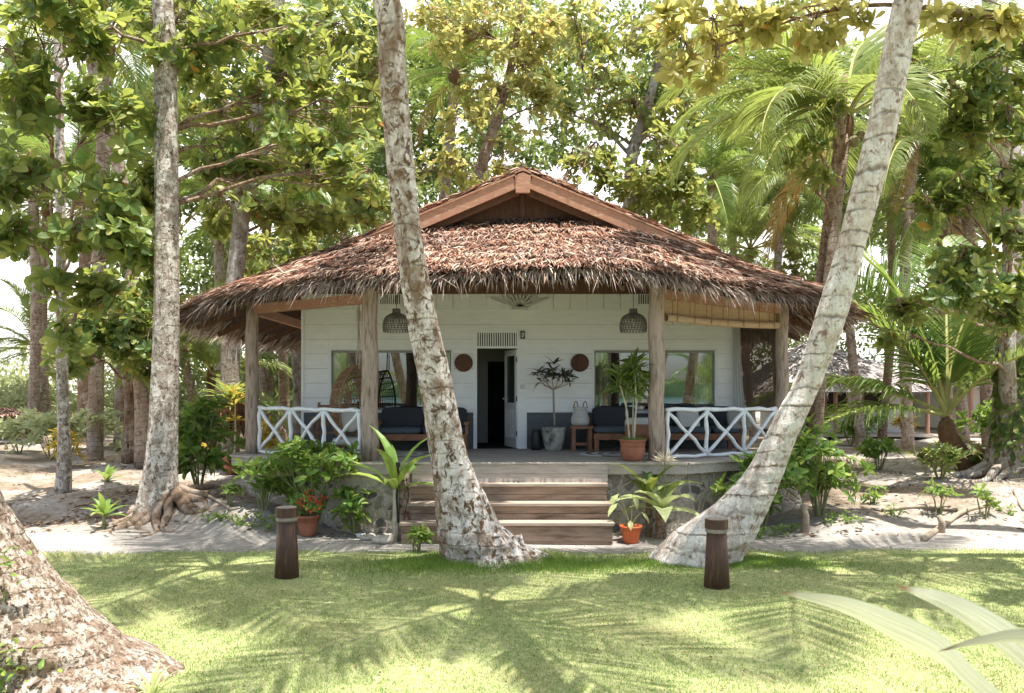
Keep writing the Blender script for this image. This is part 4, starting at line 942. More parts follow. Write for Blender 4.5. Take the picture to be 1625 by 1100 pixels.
# palm frond prototypes ------------------------------------------------
def frond_mesh(elv0, droop, L=4.6, nl=92, seed=0, mat='palm', ll=1.15, hang=.6):
    r = np.random.default_rng(seed); m = MB(); n = 24; t = np.linspace(0, 1, n); th = radians(elv0)-radians(droop)*t**1.35
    ds = L/(n-1); x = np.concatenate([[0], np.cumsum(np.cos(th[:-1])*ds)]); z = np.concatenate([[0], np.cumsum(np.sin(th[:-1])*ds)])
    y = .10*np.sin(t*2.5+seed)*t*L*.2
    pts = np.stack([x, y, z], 1); m.tube(pts, np.linspace(.045, .006, n), 6, False, mi=1)
    T = np.gradient(pts, axis=0); T /= np.linalg.norm(T, axis=1)[:, None]
    tt = np.linspace(.14, .995, nl)
    V = []; Q = []; base = 0
    for sgn in (-1, 1):
        for k, u in enumerate(tt):
            u = min(1, u+r.normal(0, .003))
            if r.uniform() < .03: continue
            i = u*(n-1); i0 = min(int(i), n-2); f = i-i0; p = pts[i0]*(1-f)+pts[i0+1]*f; tg = T[i0]*(1-f)+T[i0+1]*f; tg /= np.linalg.norm(tg)
            s = np.cross(tg, [0, 0, 1]); s /= np.linalg.norm(s)+1e-6; nn = np.cross(s, tg)
            le = ll*(.35+.65*sin(pi*min(1, (u-.02)*.95)**.75))*r.uniform(.9, 1.08)
            if u > .85: le *= 1-.45*(u-.85)/.15
            sweep = .45+.65*u; d = s*sgn*cos(sweep)+tg*sin(sweep)+nn*r.uniform(.05, .32); d /= np.linalg.norm(d)
            wv = tg*.8+nn*.3*sgn; wd = .066*r.uniform(.8, 1.1)
            q = p.copy(); cur = d.copy(); w0 = [.5, 1, .75, .12]
            for j in range(4):
                V += [q-wv*wd*w0[j]/2, q+wv*wd*w0[j]/2]
                q = q+cur*le/3; cur = cur+np.array([0, 0, -1])*hang*(.35+.3*j)*r.uniform(.8, 1.2); cur /= np.linalg.norm(cur)
            for j in range(3): Q.append([base+2*j, base+2*j+1, base+2*j+3, base+2*j+2])
            base += 8
    m.add(np.array(V), quads=Q)
    o = m.build('frond', [M[mat], M['rachis']]); me = o.data; bpy.data.objects.remove(o); return me
FR = {}
for mk in ('palm', 'palm_y'):
    FR[mk] = [frond_mesh(82, 62, seed=1, mat=mk, hang=.35), frond_mesh(66, 80, seed=2, mat=mk, hang=.5), frond_mesh(48, 92, seed=3, mat=mk, hang=.75), frond_mesh(30, 90, seed=4, mat=mk, hang=.85), frond_mesh(12, 85, seed=5, mat=mk, hang=.8), frond_mesh(-10, 70, seed=6, mat=mk, hang=1.0)]
FR['palm_dead'] = [frond_mesh(-35, 50, seed=9, mat='palm_dead', hang=1.3, nl=50)]
def add_frond(root, top, me, az_, sc, tilt=0):
    o = bpy.data.objects.new('frond', me); COL.objects.link(o); o.parent = root; o.location = Vector(top)-root.location
    o.rotation_euler = (RNG.normal(0, .12), tilt, az_); o.scale = (sc, sc, sc); return o
def palm(label, trunk, radii, nf=18, sc=1.0, mk='palm', barkm='bark_palm', group=None, azs=None, dead=2, hub=True, nring=14, k=6, nuts=0, protos=None, a0=None, horiz=False):
    tr = crom(trunk, k); rr = crom([[r] for r in radii], k)[:, 0]
    t = thing('palm_tree', label, 'palm', tuple(tr[0]), group); m = MB()
    if horiz:
        zz = np.arange(len(tr)); tr2 = crom(tr, 4); rr2 = crom([[r] for r in rr], 4)[:, 0]; rr2 = rr2*(1+.012*np.sin(tr2[:, 2]*21)+.008*np.sin(tr2[:, 2]*47))
        m.tube(tr2, rr2, nring, wob=.035, horiz=True)
        V = m.v[-1]; r_ = rr2.repeat(nring+1); z0 = tr[0][2]; k_ = np.clip(1-(V[:, 2]-z0)/.5, 0, 1)**2
        a_ = np.tile(np.linspace(0, 2*pi, nring+1), len(tr2)); V[:, 0] += k_*.05*r_*2*np.sin(a_*7)*np.cos(a_); V[:, 1] += k_*.05*r_*2*np.sin(a_*7)*np.sin(a_)
    else: m.tube(tr, rr, nring, wob=.03)
    m.build('trunk', M[barkm], t, True); top = tr[-1]
    if hub:
        h = MB(); r_ = rr[-1]; h.lathe((top[0], top[1], top[2]-.3*sc), [(r_, -.15), (r_*1.2, .05), (r_*1.35, .2), (r_*1.0, .38), (r_*.4, .5), (0, .55)], 12); h.build('crown_hub', M['hub'], t, True)
    a0 = RNG.uniform(0, 6) if a0 is None else a0
    if protos is None: protos = [int(6*(i/nf)**.9) for i in range(nf)]
    for i, pi_ in enumerate(protos):
        add_frond(t, top+np.array([0, 0, .1*sc]), FR[mk][min(5, pi_)], a0+i*2.399 if azs is None else azs[i], sc*RNG.uniform(.88, 1.08))
    for i in range(dead): add_frond(t, top-np.array([0, 0, .15]), FR['palm_dead'][0], RNG.uniform(0, 6.28), sc*.7)
    if nuts:
        for i in range(nuts):
            a = i*2.4; n_ = MB(); n_.lathe((top[0]+.28*cos(a), top[1]+.28*sin(a), top[2]-.35-.1*(i % 3)), [(0, -.14), (.09, -.09), (.125, 0), (.09, .09), (0, .13)], 10); n_.build('coconut', M['stem'], t, True)
    return t

# the three big palms ---------------------------------------------------
def px_trunk(rows, Yf, extra):
    """rows of (x_left, x_right, py); Yf(py) the depth; returns points and radii from the ground up"""
    pts = []; rad = []
    for a, b, y in rows:
        Y = Yf(y); pts.append(P((a+b)/2, y, Y)); rad.append((b-a)/2*Y/FPX)
    for p, r in extra: pts.append(Vector(p)); rad.append(r)
    return pts, rad
rows = [(698, 872, 885), (694, 832, 862), (691, 796, 830), (689, 780, 800), (685, 754, 750), (678, 737, 700), (664, 716, 600), (645, 692, 500), (627, 670, 380), (612, 657, 250), (600, 645, 110), (592, 635, 0)]
pts, rad = px_trunk(rows, lambda y: 11.25-.0016*(893-y), [((-2.0, 9.55, 8.7), .165), ((-2.15, 9.25, 10.2), .155), ((-2.2, 9.1, 11.3), .15)])
pts.insert(0, Vector((pts[0].x+.03, 11.25, -.12))); rad.insert(0, rad[0]*1.06)
# shift the foot: the base flares to the right
mid_palm = palm('lichen-spotted coconut palm leaning left in front of the steps', pts, rad, 0, 1.05, 'palm', 'bark_lichen', 'large leaning palms in front of the porch', dead=0, azs=[-1.75, -.95, -2.5, -.2, .6, 1.4, 2.2, 3.0, -1.3, .2, 1.9, -2.9], protos=[3, 3, 3, 3, 4, 3, 3, 3, 1, 0, 1, 1], nring=36, k=5, horiz=True)
rows = [(1030, 1176, 884), (1066, 1197, 850), (1100, 1209, 825), (1135, 1221, 800), (1183, 1242, 750), (1211, 1261, 700), (1237, 1284, 650), (1263, 1306, 600), (1295, 1343, 500), (1327, 1370, 400), (1352, 1398, 300), (1377, 1423, 200), (1398, 1443, 100), (1419, 1464, 0)]
pts, rad = px_trunk(rows, lambda y: 11.3-.0017*(884-y), [((5.1, 9.6, 8.6), .165), ((5.45, 9.4, 10.2), .155), ((5.55, 9.3, 11.2), .15)])
pts[0] = Vector((pts[0].x, 11.35, -.05)); pts[0].z = -.02; pts.insert(0, Vector((pts[0].x-.05, 11.35, -.15))); rad.insert(0, rad[0]*1.05)
right_palm = palm('pale ring-scarred coconut palm leaning right beside the steps', pts, rad, 0, 1.05, 'palm', 'bark_white', 'large leaning palms in front of the porch', dead=0, azs=[-1.9, -2.6, 3.0, -1.2, 2.3, 1.5, .6, -.3, -2.2, .1, 1.1], protos=[3, 3, 3, 3, 4, 3, 3, 3, 1, 0, 1], nring=36, k=5, horiz=True)
# nearest palm, lower left
q = [((-3.55, 6.75, -.12), 1.02), ((-3.68, 6.72, .0), .93), ((-3.80, 6.68, .16), .80), ((-3.95, 6.62, .34), .70), ((-4.12, 6.55, .64), .59), ((-4.33, 6.45, 1.04), .50), ((-4.52, 6.35, 1.57), .43), ((-4.85, 6.2, 2.5), .34), ((-5.6, 5.8, 4.6), .27), ((-6.4, 5.3, 7.5), .21), ((-6.7, 5.0, 9.6), .18)]
left_palm = palm('massive swollen foot of the palm in the lower left corner', [a for a, b in q], [b for a, b in q], 11, 1.0, 'palm', 'bark_near', None, dead=0, nring=56, k=6, horiz=True)
def roots(par, c, n, r, L, mat, a0=0, a1=2*pi, rr=.05):
    m = MB()
    for i in range(n):
        a = a0+(a1-a0)*(i+RNG.uniform(.1, .9))/n; p = []; ll = L*RNG.uniform(.6, 1.2)
        for s in np.linspace(0, 1, 8):
            aa = a+.35*s*sin(i*3.1+s*4); d = r*.55+ll*s; x = c[0]+d*cos(aa); y = c[1]+d*sin(aa)*.9; p.append((x, y, float(hz(x, y))+(.45*r)*(1-s)**4+.012-.03*s))
        m.tube(p, np.linspace(rr*1.6, rr*.3, 8), 7, wob=.1)
    m.build('roots', M[mat], par, True)
roots(mid_palm, (-.25, 11.25), 10, .62, .28, 'bark_lichen', pi, 2*pi, .03)

# ------------------------------------------------------------------ broadleaf trees, left
def gp(px, py): p = G(px, py); return p
g = gp(262, 803)
T1 = broad_tree('thick pale-barked tree with spreading roots left of the bungalow',
    [Vector((g.x-.1, g.y, g.z-.15)), P(254, 770, g.y), P(258, 700, g.y), P(263, 560, g.y), P(265, 400, g.y), P(264, 250, g.y), P(262, 90, g.y), P(258, -80, g.y), P(262, -230, g.y)],
    [.44, .32, .26, .225, .21, .20, .19, .17, .12],
    [(330, 110, 15.5, 70, 60, 42), (420, 170, 15.2, 75, 60, 44), (490, 240, 15, 60, 50, 36), (560, 290, 15, 45, 50, 30), (360, 240, 15.5, 60, 50, 34), (430, 290, 15.5, 60, 36, 30),
     (250, 40, 15.5, 80, 60, 40), (150, 60, 15, 80, 60, 40), (260, 460, 15.2, 30, 26, 14), (300, 20, 14.5, 90, 50, 26), (480, 60, 15, 80, 60, 30), (320, -80, 14.5, 150, 40, 16), (560, 190, 15.5, 40, 60, 20), (268, 70, 14.3, 36, 40, 13), (245, 190, 14.4, 24, 24, 7)],
    .245, 'leaf_dark', 'bark_spot', 8)
roots(T1, (g.x, g.y), 13, .45, 1.5, 'bark_root', pi*.85, pi*2.2, .055)
roots(T1, (g.x, g.y), 7, .4, .9, 'bark_root', pi*1.0, pi*2.0, .08)
g = gp(100, 783)
T2 = broad_tree('slender white-spotted tree with big glossy leaves at far left',
    [g-Vector((0, 0, .1)), P(102, 700, g.y), P(98, 560, g.y), P(97, 420, g.y), P(95, 250, g.y), P(92, 80, g.y), P(90, -60, g.y)], [.17, .12, .11, .10, .09, .08, .05],
    [(60, 60, 14, 80, 60, 40), (60, 180, 14, 80, 60, 44), (170, 200, 14, 60, 55, 36), (50, 290, 14, 70, 45, 34), (150, 300, 14, 60, 45, 34), (120, 380, 14, 90, 50, 50), (210, 400, 14.5, 45, 40, 26),
     (90, 450, 14.5, 40, 30, 16), (180, 480, 15, 55, 30, 26), (40, 380, 14, 40, 40, 20), (100, 530, 15.5, 26, 26, 12), (20, 120, 13, 60, 80, 30), (200, 330, 15, 50, 40, 26), (105, 10, 13.5, 90, 40, 36), (240, 290, 15.5, 40, 50, 24)],
    .30, 'leaf_dark', 'bark_spot', 7, W=.56)
# dark tree right behind them
g = gp(205, 735)
broad_tree('dense dark tree behind the two pale trunks on the left', [g, P(207, 640, g.y), P(200, 560, g.y), P(205, 450, g.y)], [.22, .16, .14, .1],
    [(190, 560, 21, 75, 40, 60), (150, 520, 21, 70, 45, 60), (230, 520, 21, 60, 50, 60), (180, 470, 21, 90, 40, 60), (120, 570, 21, 50, 35, 36), (240, 590, 21, 40, 26, 26)], .26, 'leaf_dark', 'bark_brown', 8)
# slanting reddish trunk left
g = gp(228, 742)
palm('reddish leaning palm trunk crossing behind the thick pale tree', [g, P(225, 640, g.y), P(215, 540, g.y), P(207, 430, g.y), P(196, 300, g.y), P(150, 120, g.y), P(120, -60, g.y)], [.24, .19, .17, .16, .16, .15, .14], 14, .9, 'palm', 'bark_palm', None, dead=1)
# tree behind the left roof corner
broad_tree('pale tree with leaning trunk rising behind the left roof corner', [P(362, 725, 21), P(364, 640, 21), P(368, 520, 21), P(377, 400, 21), P(392, 280, 21), P(412, 160, 21), P(440, 20, 21), P(450, -60, 21)], [.3, .25, .23, .21, .20, .18, .15, .1],
    [(520, 50, 21, 80, 60, 60), (590, 130, 20, 50, 80, 60), (470, 120, 21, 70, 60, 54), (540, 190, 21, 70, 60, 60), (430, 40, 21, 60, 60, 44), (480, 270, 21, 80, 50, 60), (570, 330, 21, 50, 50, 50), (400, 330, 21, 60, 40, 40), (350, 330, 22, 50, 40, 34), (500, 340, 22, 60, 30, 40), (350, 180, 21, 60, 60, 40), (340, 60, 21, 50, 60, 34)],
    .32, 'leaf_mid', 'bark_grey', 7, limbs=(((P(388, 300, 21), P(450, 215, 21), P(530, 250, 21), P(590, 300, 21)), .08, .03),))
# middle trees behind the roof
broad_tree('yellow-green tree with slanting trunk behind the roof apex', [P(740, 560, 27), P(752, 330, 27), P(765, 260, 27), P(785, 200, 27), P(810, 110, 27), P(830, 0, 27)], [.3, .22, .19, .16, .13, .08],
    [(760, 60, 27, 80, 60, 80), (840, 100, 27, 80, 60, 80), (790, 150, 27, 90, 45, 70), (880, 40, 27, 80, 60, 80), (740, 190, 26, 50, 40, 26), (870, 170, 27, 50, 40, 34), (730, 270, 26, 80, 40, 50), (820, 245, 28, 70, 30, 30), (700, 40, 26, 60, 60, 60), (760, -20, 27, 120, 50, 60)],
    .27, 'leaf_yellow', 'bark_brown', 7)
broad_tree('forked tree with dark green crown behind the right roof slope', [P(1000, 560, 23), P(1000, 330, 23), P(1003, 250, 23), P(1020, 190, 23), P(1040, 120, 23), P(1050, 20, 23)], [.26, .19, .17, .14, .11, .07],
    [(960, 130, 23, 70, 55, 50), (1040, 60, 23, 80, 60, 60), (930, 200, 23, 60, 36, 34), (1000, 170, 23, 80, 50, 54), (1080, 160, 23, 60, 60, 44), (920, 60, 23, 60, 50, 44), (930, 270, 22, 60, 40, 44), (1010, 290, 22, 70, 46, 60), (1080, 300, 22, 60, 44, 50), (1060, 230, 22, 50, 40, 36), (1110, 340, 22, 40, 30, 24), (900, 300, 22, 50, 26, 26), (1040, 350, 23, 60, 30, 30)],
    .26, 'leaf_mid', 'bark_grey', 7, limbs=(((P(1003, 250, 23), P(960, 205, 23), P(930, 190, 23)), .06, .03), ((P(1005, 240, 23), P(1050, 180, 23), P(1080, 150, 23)), .07, .03)))
# near yellow-leaved branches coming in at top right
broad_tree('near yellow-leaved tree whose branches hang in at the upper right', [Vector((10.8, 12.2, 0)), Vector((10.7, 12.2, 3)), Vector((10.2, 12.3, 6)), Vector((8.8, 12.6, 9.0)), Vector((6.2, 13, 10.0))], [.3, .24, .18, .13, .08],
    [(1130, 40, 14, 70, 45, 26), (1080, 80, 14, 50, 40, 14), (1200, 30, 13.5, 70, 30, 20), (1290, 50, 13.5, 60, 30, 15), (1140, 110, 14, 36, 26, 8), (1350, 20, 13.5, 60, 30, 14), (1490, 30, 13.5, 60, 40, 20), (1560, 50, 13, 60, 40, 20), (1240, -30, 13.5, 150, 40, 20), (1550, -30, 13, 120, 40, 18), (1060, 20, 14, 50, 30, 14)],
    .27, 'leaf_yellow', 'bark_brown', 7, limbs=(((Vector((10.2, 12.3, 6.2)), Vector((8.9, 12.8, 7.8)), P(1450, 10, 13.3), P(1300, 20, 13.7), P(1180, 60, 14), P(1100, 90, 14)), .05, .018),))
g = gp(1612, 752)
T5 = broad_tree('thick ivy-wrapped tree at the right edge', [g-Vector((0, 0, .2)), P(1612, 700, g.y), P(1616, 600, g.y), P(1620, 480, g.y), P(1610, 300, g.y), P(1590, 180, g.y), P(1572, 20, g.y), P(1565, -60, g.y)], [.85, .62, .50, .42, .30, .22, .18, .12],
    [(1580, 120, 16, 60, 45, 44), (1520, 160, 16, 50, 40, 34), (1600, 200, 16, 50, 40, 34), (1530, 220, 16.5, 50, 30, 26), (1590, 290, 16, 50, 40, 36), (1530, 310, 16, 60, 35, 36), (1480, 340, 16, 40, 30, 22),
     (1600, 380, 16, 50, 40, 36), (1540, 420, 16, 60, 36, 40), (1600, 460, 16, 50, 36, 36), (1500, 470, 16, 60, 30, 34), (1560, 500, 16, 50, 26, 26), (1440, 495, 16.5, 40, 22, 18), (1600, 60, 16, 60, 50, 36), (1460, 120, 16.5, 40, 50, 24), (1410, 540, 17, 26, 18, 9)],
    .25, 'leaf_dark', 'bark_grey', 8, limbs=(((P(1616, 700, g.y+.1), P(1606, 655, g.y-.25), P(1598, 590, g.y-.45), P(1604, 480, g.y-.4), P(1612, 380, g.y)), .24, .13),))
m = MB(); n = 900; a = RNG.uniform(pi*.9, pi*2.1, n); zz = RNG.uniform(.5, 3.6, n); tx = g.x-.05; rr_ = .62-.06*zz
k = RNG.uniform(0, 1, n) < .8; pos = np.stack([tx+rr_*np.cos(a), g.y-.1+rr_*np.sin(a), zz], 1)
m.leaves(pos, np.stack([np.cos(a)*.3, np.sin(a)*.3, -np.ones(n)], 1)+rv(n, .3), np.stack([np.cos(a), np.sin(a), .3*np.ones(n)], 1), RNG.uniform(.12, .22, n), .12, LEAF); m.build('ivy', M['leaf_dark'], T5)
roots(T5, (g.x, g.y), 9, .9, 2.2, 'bark_grey', pi*.9, pi*2, .07)
# cluster hung with the palm crown at mid right (epiphytic broad leaves) belongs to a slim tree
g = gp(1292, 742)
broad_tree('slim broadleaf tree tangled with the palm crown right of the roof', [g, P(1290, 640, 19), P(1300, 480, 18), P(1318, 330, 17.5), P(1335, 200, 17), P(1340, 120, 17)], [.2, .15, .13, .12, .1, .06],
    [(1330, 180, 16.2, 36, 26, 14), (1285, 215, 16.2, 32, 22, 10), (1250, 255, 16.2, 24, 22, 8), (1300, 285, 16.2, 26, 18, 7), (1400, 200, 16.5, 26, 26, 8)], .28, 'leaf_mid', 'bark_brown', 7)

# ------------------------------------------------------------------ background palms
def simple_palm(label, px, base_py, Y, top_px, top_py, r=.17, sc=.9, mk='palm', nf=16, group='palms behind the bungalow', dead=1, bk='bark_palm', **kw):
    b = P(px, base_py, Y); b.z = float(hz(b.x, Y))-.05; tp = P(top_px, top_py, Y)
    mid = b.lerp(tp, .5)+Vector((.25*random.uniform(-1, 1), 0, 0)); q1 = b.lerp(tp, .06)
    return palm(label, [b, q1, mid, tp], [r*1.5, r*1.1, r, r*.9], nf, sc, mk, bk, group, dead=dead, nring=10, k=4, **kw)
simple_palm('coconut palm with broad yellow-green fronds arching over the right roof slope', 1290, 700, 17.5, 1345, 190, .115, 1.0, 'palm_y', 0, None, 1, nuts=5, azs=[3.14, 3.5, 2.8, 3.9, 2.5, 3.3, .3, -.5, 1.2, 2.0, 4.6, 5.4, 3.0, .9, 3.7], protos=[3, 2, 2, 4, 1, 4, 3, 3, 3, 2, 4, 2, 1, 1, 5])
simple_palm('tall palm seen against the sky left of the roof apex', 690, 560, 30, 722, 120, .2, .85, 'palm', 16)
simple_palm('palm with hanging dry fronds left of the roof', 350, 660, 27, 345, 310, .18, .85, 'palm', 18, dead=4)
simple_palm('palm standing behind the left roof slope', 425, 640, 30, 425, 330, .18, .9, 'palm', 16)
simple_palm('second palm behind the left roof slope nearer the apex', 490, 600, 32, 500, 340, .16, .9, 'palm', 16)
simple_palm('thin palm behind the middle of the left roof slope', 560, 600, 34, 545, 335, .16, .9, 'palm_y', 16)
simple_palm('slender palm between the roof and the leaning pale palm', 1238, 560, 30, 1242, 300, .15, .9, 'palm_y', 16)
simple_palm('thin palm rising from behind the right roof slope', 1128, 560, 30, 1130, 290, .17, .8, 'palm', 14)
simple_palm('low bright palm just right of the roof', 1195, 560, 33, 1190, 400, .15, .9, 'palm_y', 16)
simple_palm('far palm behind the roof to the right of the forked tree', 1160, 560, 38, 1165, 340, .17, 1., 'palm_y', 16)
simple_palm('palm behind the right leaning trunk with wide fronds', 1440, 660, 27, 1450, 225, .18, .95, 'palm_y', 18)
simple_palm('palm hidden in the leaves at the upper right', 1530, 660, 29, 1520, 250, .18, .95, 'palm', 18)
simple_palm('tall palm at the upper left among broad leaves', 150, 640, 24, 170, 70, .2, .9, 'palm', 16)
simple_palm('far left pair of palms, the left trunk', 52, 690, 33, 50, 250, .2, .9, 'palm', 14, 'palms at the far left')
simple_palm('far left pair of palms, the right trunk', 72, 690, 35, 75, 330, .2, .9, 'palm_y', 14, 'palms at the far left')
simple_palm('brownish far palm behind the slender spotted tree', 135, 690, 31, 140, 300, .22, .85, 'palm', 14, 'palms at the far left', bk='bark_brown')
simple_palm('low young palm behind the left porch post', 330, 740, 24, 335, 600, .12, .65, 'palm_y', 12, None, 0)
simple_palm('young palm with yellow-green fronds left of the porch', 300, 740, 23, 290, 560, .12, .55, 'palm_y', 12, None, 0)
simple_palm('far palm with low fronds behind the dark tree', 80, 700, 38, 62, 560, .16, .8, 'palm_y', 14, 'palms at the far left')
simple_palm('reddish trunk between the first huts and the leaning palm', 1367, 715, 30, 1335, 330, .16, .8, 'palm', 9, 'slim trunks in front of the far hut', bk='bark_palm')
simple_palm('upright brown trunk in front of the far hut', 1400, 705, 32, 1412, 290, .16, .8, 'palm_y', 8, 'slim trunks in front of the far hut', bk='bark_brown')
simple_palm('dark trunk beside the sprawling young palm', 1507, 725, 28, 1500, 330, .22, .9, 'palm', 14, 'slim trunks in front of the far hut', bk='bark_brown')
simple_palm('pale leaning palm trunk right of the sprawling young palm', 1575, 712, 30, 1530, 330, .28, .9, 'palm_y', 14, 'slim trunks in front of the far hut')
# sprawling young coconut palm on the right
g = gp(1538, 745)
palm('sprawling young palm with long arching fronds right of the bungalow', [g, P(1525, 725, g.y), P(1508, 695, g.y), P(1502, 668, g.y)], [.30, .26, .22, .16], 0, 1.32, 'palm', 'hub', None, azs=[2.95, 3.3, 1.2, .3, -.3, 2.2, 3.0, 0.1, 1.8, 1.5, 5.2, 2.3, .8], dead=1, protos=[3, 4, 0, 2, 1, 1, 1, 0, 0, 0, 2, 0, 1])
# slim plain trunks of far trees whose crowns merge in the canopy
for px, by, Y, tx, ty, r, lab, bk in ((192, 715, 28, 190, 560, .2, 'reddish trunk behind the dark tree, left one', 'bark_brown'), (242, 715, 30, 250, 570, .2, 'reddish trunk behind the dark tree, beside the thick tree', 'bark_brown'),
        (450, 690, 26, 448, 470, .17, 'slim pale trunk seen just left of the bungalow wall', 'bark_palm'), (472, 690, 24, 470, 480, .15, 'slim trunk touching the left wall of the bungalow in view', 'bark_grey'), (428, 690, 30, 425, 480, .17, 'slim trunk right behind the outer left porch post', 'bark_brown'), (1290, 690, 30, 1300, 500, .2, 'stout trunk half hidden by the pale leaning palm', 'bark_brown')):
    b = P(px, by, Y); b.z = float(hz(b.x, Y))-.05
    broad_tree(lab, [b, P(px+1, by-60, Y), P((px+tx)/2, (by+ty)/2, Y), P(tx, ty, Y)], [r*1.4, r, r*.9, r*.75], [(tx, ty-30, Y, 50, 40, 46), (tx+30, ty-70, Y, 50, 40, 40), (tx-40, ty-60, Y, 50, 40, 36)], .26, 'leaf_mid', bk, 7, 'slim trees behind the bungalow')

# far woodland: many trees read as one mass
def woodland(name, label, regs, mat, L, n):
    m = MB()
    for (px0, px1, py0, py1, Y0, Y1, cnt) in regs:
        Y = RNG.uniform(Y0, Y1, cnt*n); k = cnt*n
        cx_ = RNG.uniform(px0, px1, cnt); cy_ = RNG.uniform(py0, py1, cnt); cY = RNG.uniform(Y0, Y1, cnt); idx = np.repeat(np.arange(cnt), n)
        s = cY/FPX; c = np.stack([(cx_-CX)*s, cY, CAMZ-(cy_-HY)*s], 1)
        off = rv(k); off /= np.linalg.norm(off, axis=1)[:, None]; off *= (RNG.uniform(.3, 1, k)**.5)[:, None]*np.array([1.3, 1.3, .8])*(s*28)[idx][:, None]
        pos = c[idx]+off; pos[:, 2] = np.maximum(pos[:, 2], hz(pos[:, 0], pos[:, 1])+.05)
        d = off*.5+rv(k, .6); m.leaves(pos, d, rv(k, .5)+[0, 0, 1], L*RNG.uniform(.6, 1.3, k), L*.5, FAR)
    tag(m.build(name, mat), kind='stuff', label=label, cat='woodland')
woodland('far_woodland', 'dense green wood far behind the bungalow', [(240, 640, 380, 640, 42, 60, 130), (240, 700, 120, 380, 36, 50, 70), (1000, 1700, 330, 640, 44, 62, 130), (1350, 1700, 60, 400, 34, 50, 80), (-100, 260, 120, 420, 36, 48, 60), (600, 1000, 330, 600, 40, 50, 40), (1000, 1350, 60, 330, 36, 46, 40), (600, 1000, 0, 320, 36, 50, 75), (200, 620, 0, 220, 34, 44, 60), (1000, 1400, 20, 340, 38, 48, 50)], M['leaf_far'], .42, 170)
woodland('undergrowth', 'scrub in the clearing at the far left, sunlit bleaching put into its leaf colour', [(-250, 250, 560, 690, 46, 64, 80), (-150, 480, 610, 700, 40, 50, 90), (-250, 60, 620, 680, 34, 40, 30)], M['leaf_pale'], .34, 170)
woodland('undergrowth', 'low green undergrowth behind the far huts on the right', [(1230, 1750, 560, 680, 46, 60, 60), (440, 560, 560, 690, 28, 36, 16)], M['leaf_far'], .34, 170)

# ------------------------------------------------------------------ neighbouring huts
def hut(label, xa, xb, Y, base, eave, apx, apy, depth=6):
    x0, x1 = WX(xa, Y), WX(xb, Y); zb_ = WZ(base, Y); ze = WZ(eave, Y); za = WZ(apy, Y); ax = WX(apx, Y)
    t = thing('thatched_hut', label, 'hut', ((x0+x1)/2, Y+depth/2, 0), 'neighbouring thatched huts on the right')
    w_ = MB(); w_.bb((x0, Y, zb_), (x1, Y+depth, ze+.35)); w_.build('wall', M['cream_wall'], t)
    f = MB(); f.bb((x0-1.0, Y-1.6, zb_-.12), (x1+.6, Y-.01, zb_)); f.build('porch_floor', M['wood_deck'], t)
    for x in (x0-.8, x0+.9, x1+.4):
        p = MB(); p.tube([(x, Y-1.5, -.1), (x, Y-1.5, ze+.3)], .09, 8); p.build('post', M['barge'], t)
    u = MB(); u.bb((x0, Y-.5, -.2), (x1, Y+depth-.1, zb_-.13)); u.build('underfloor_shade', M['shade_in'], t)  # dark block stands in for the shade beneath the raised floor
    for a in (.35, .72):
        wx = x0+(x1-x0)*a; wn = MB(); wn.bb((wx-.5, Y-.05, zb_+.9), (wx+.5, Y-.01, zb_+1.9)); wn_ = wn.build('window', M['barge'], t)
        g_ = MB(); g_.bb((wx-.42, Y-.07, zb_+.97), (wx+.42, Y-.055, zb_+1.83)); g_.build('pane', M['shade_in'], wn_)
    # hipped roof: cone-like shell with strands
    cx_, cy_ = ax, Y+depth/2; rx = (x1-x0)/2+1.7; ry = depth/2+2.2; ex = (x0+x1)/2
    m = MB(); a = np.linspace(0, 2*pi, 41); v = np.linspace(0, 1, 8); A, V_ = np.meshgrid(a, v, indexing='ij')
    sq = 1/np.maximum(np.abs(np.cos(A)), np.abs(np.sin(A)))**.55
    def pt(A, V_):
        sq = 1/np.maximum(np.abs(np.cos(A)), np.abs(np.sin(A)))**.55
        return ex+(ax-ex)*V_+np.cos(A)*sq*rx*(1-V_), cy_+np.sin(A)*sq*ry*(1-V_), ze+(za-ze)*(V_**.92)
    X, Yv, Z = pt(A, V_); m.grid(X, Yv, Z); rf = m.build('roof', M['thatch_grey'], t, True)
    n = 9000; aa = RNG.uniform(0, 2*pi, n); vv = 1-np.sqrt(RNG.uniform(0, 1, n)); X, Yv, Z = pt(aa, vv); X2, Y2, Z2 = pt(aa, vv-.06); d = np.stack([X2-X, Y2-Yv, Z2-Z], 1)
    s = MB(); s.leaves(np.stack([X, Yv, Z+.03], 1), d/np.linalg.norm(d, axis=1)[:, None]+rv(n, .22), rv(n, .4)+[0, 0, 1], RNG.uniform(.3, .7, n), .07, STRAND); s.build('thatch_layer', M['thatch_grey'], rf)
hut('white neighbouring hut with grey thatch seen past the right porch corner', 1272, 1430, 36, 686, 622, 1320, 535)
hut('farther thatched hut at the right edge behind the ivy-wrapped tree', 1540, 1700, 40, 684, 615, 1640, 540)
t = thing('small_shelter', 'tiny thatched shelter at the far left edge', 'shelter', tuple(gp(5, 703))); g = gp(5, 703)
for dx in (-.9, .75): p = MB(); p.tube([(g.x+dx, g.y, g.z), (g.x+dx, g.y, g.z+1.15)], .06, 8); p.build('post', M['wood_post'], t)
m = MB(); m.lathe((g.x, g.y, g.z+1.05), [(1.3, 0), (.7, .16), (0, .3)], 20); rf = m.build('roof', M['thatch_base'], t)
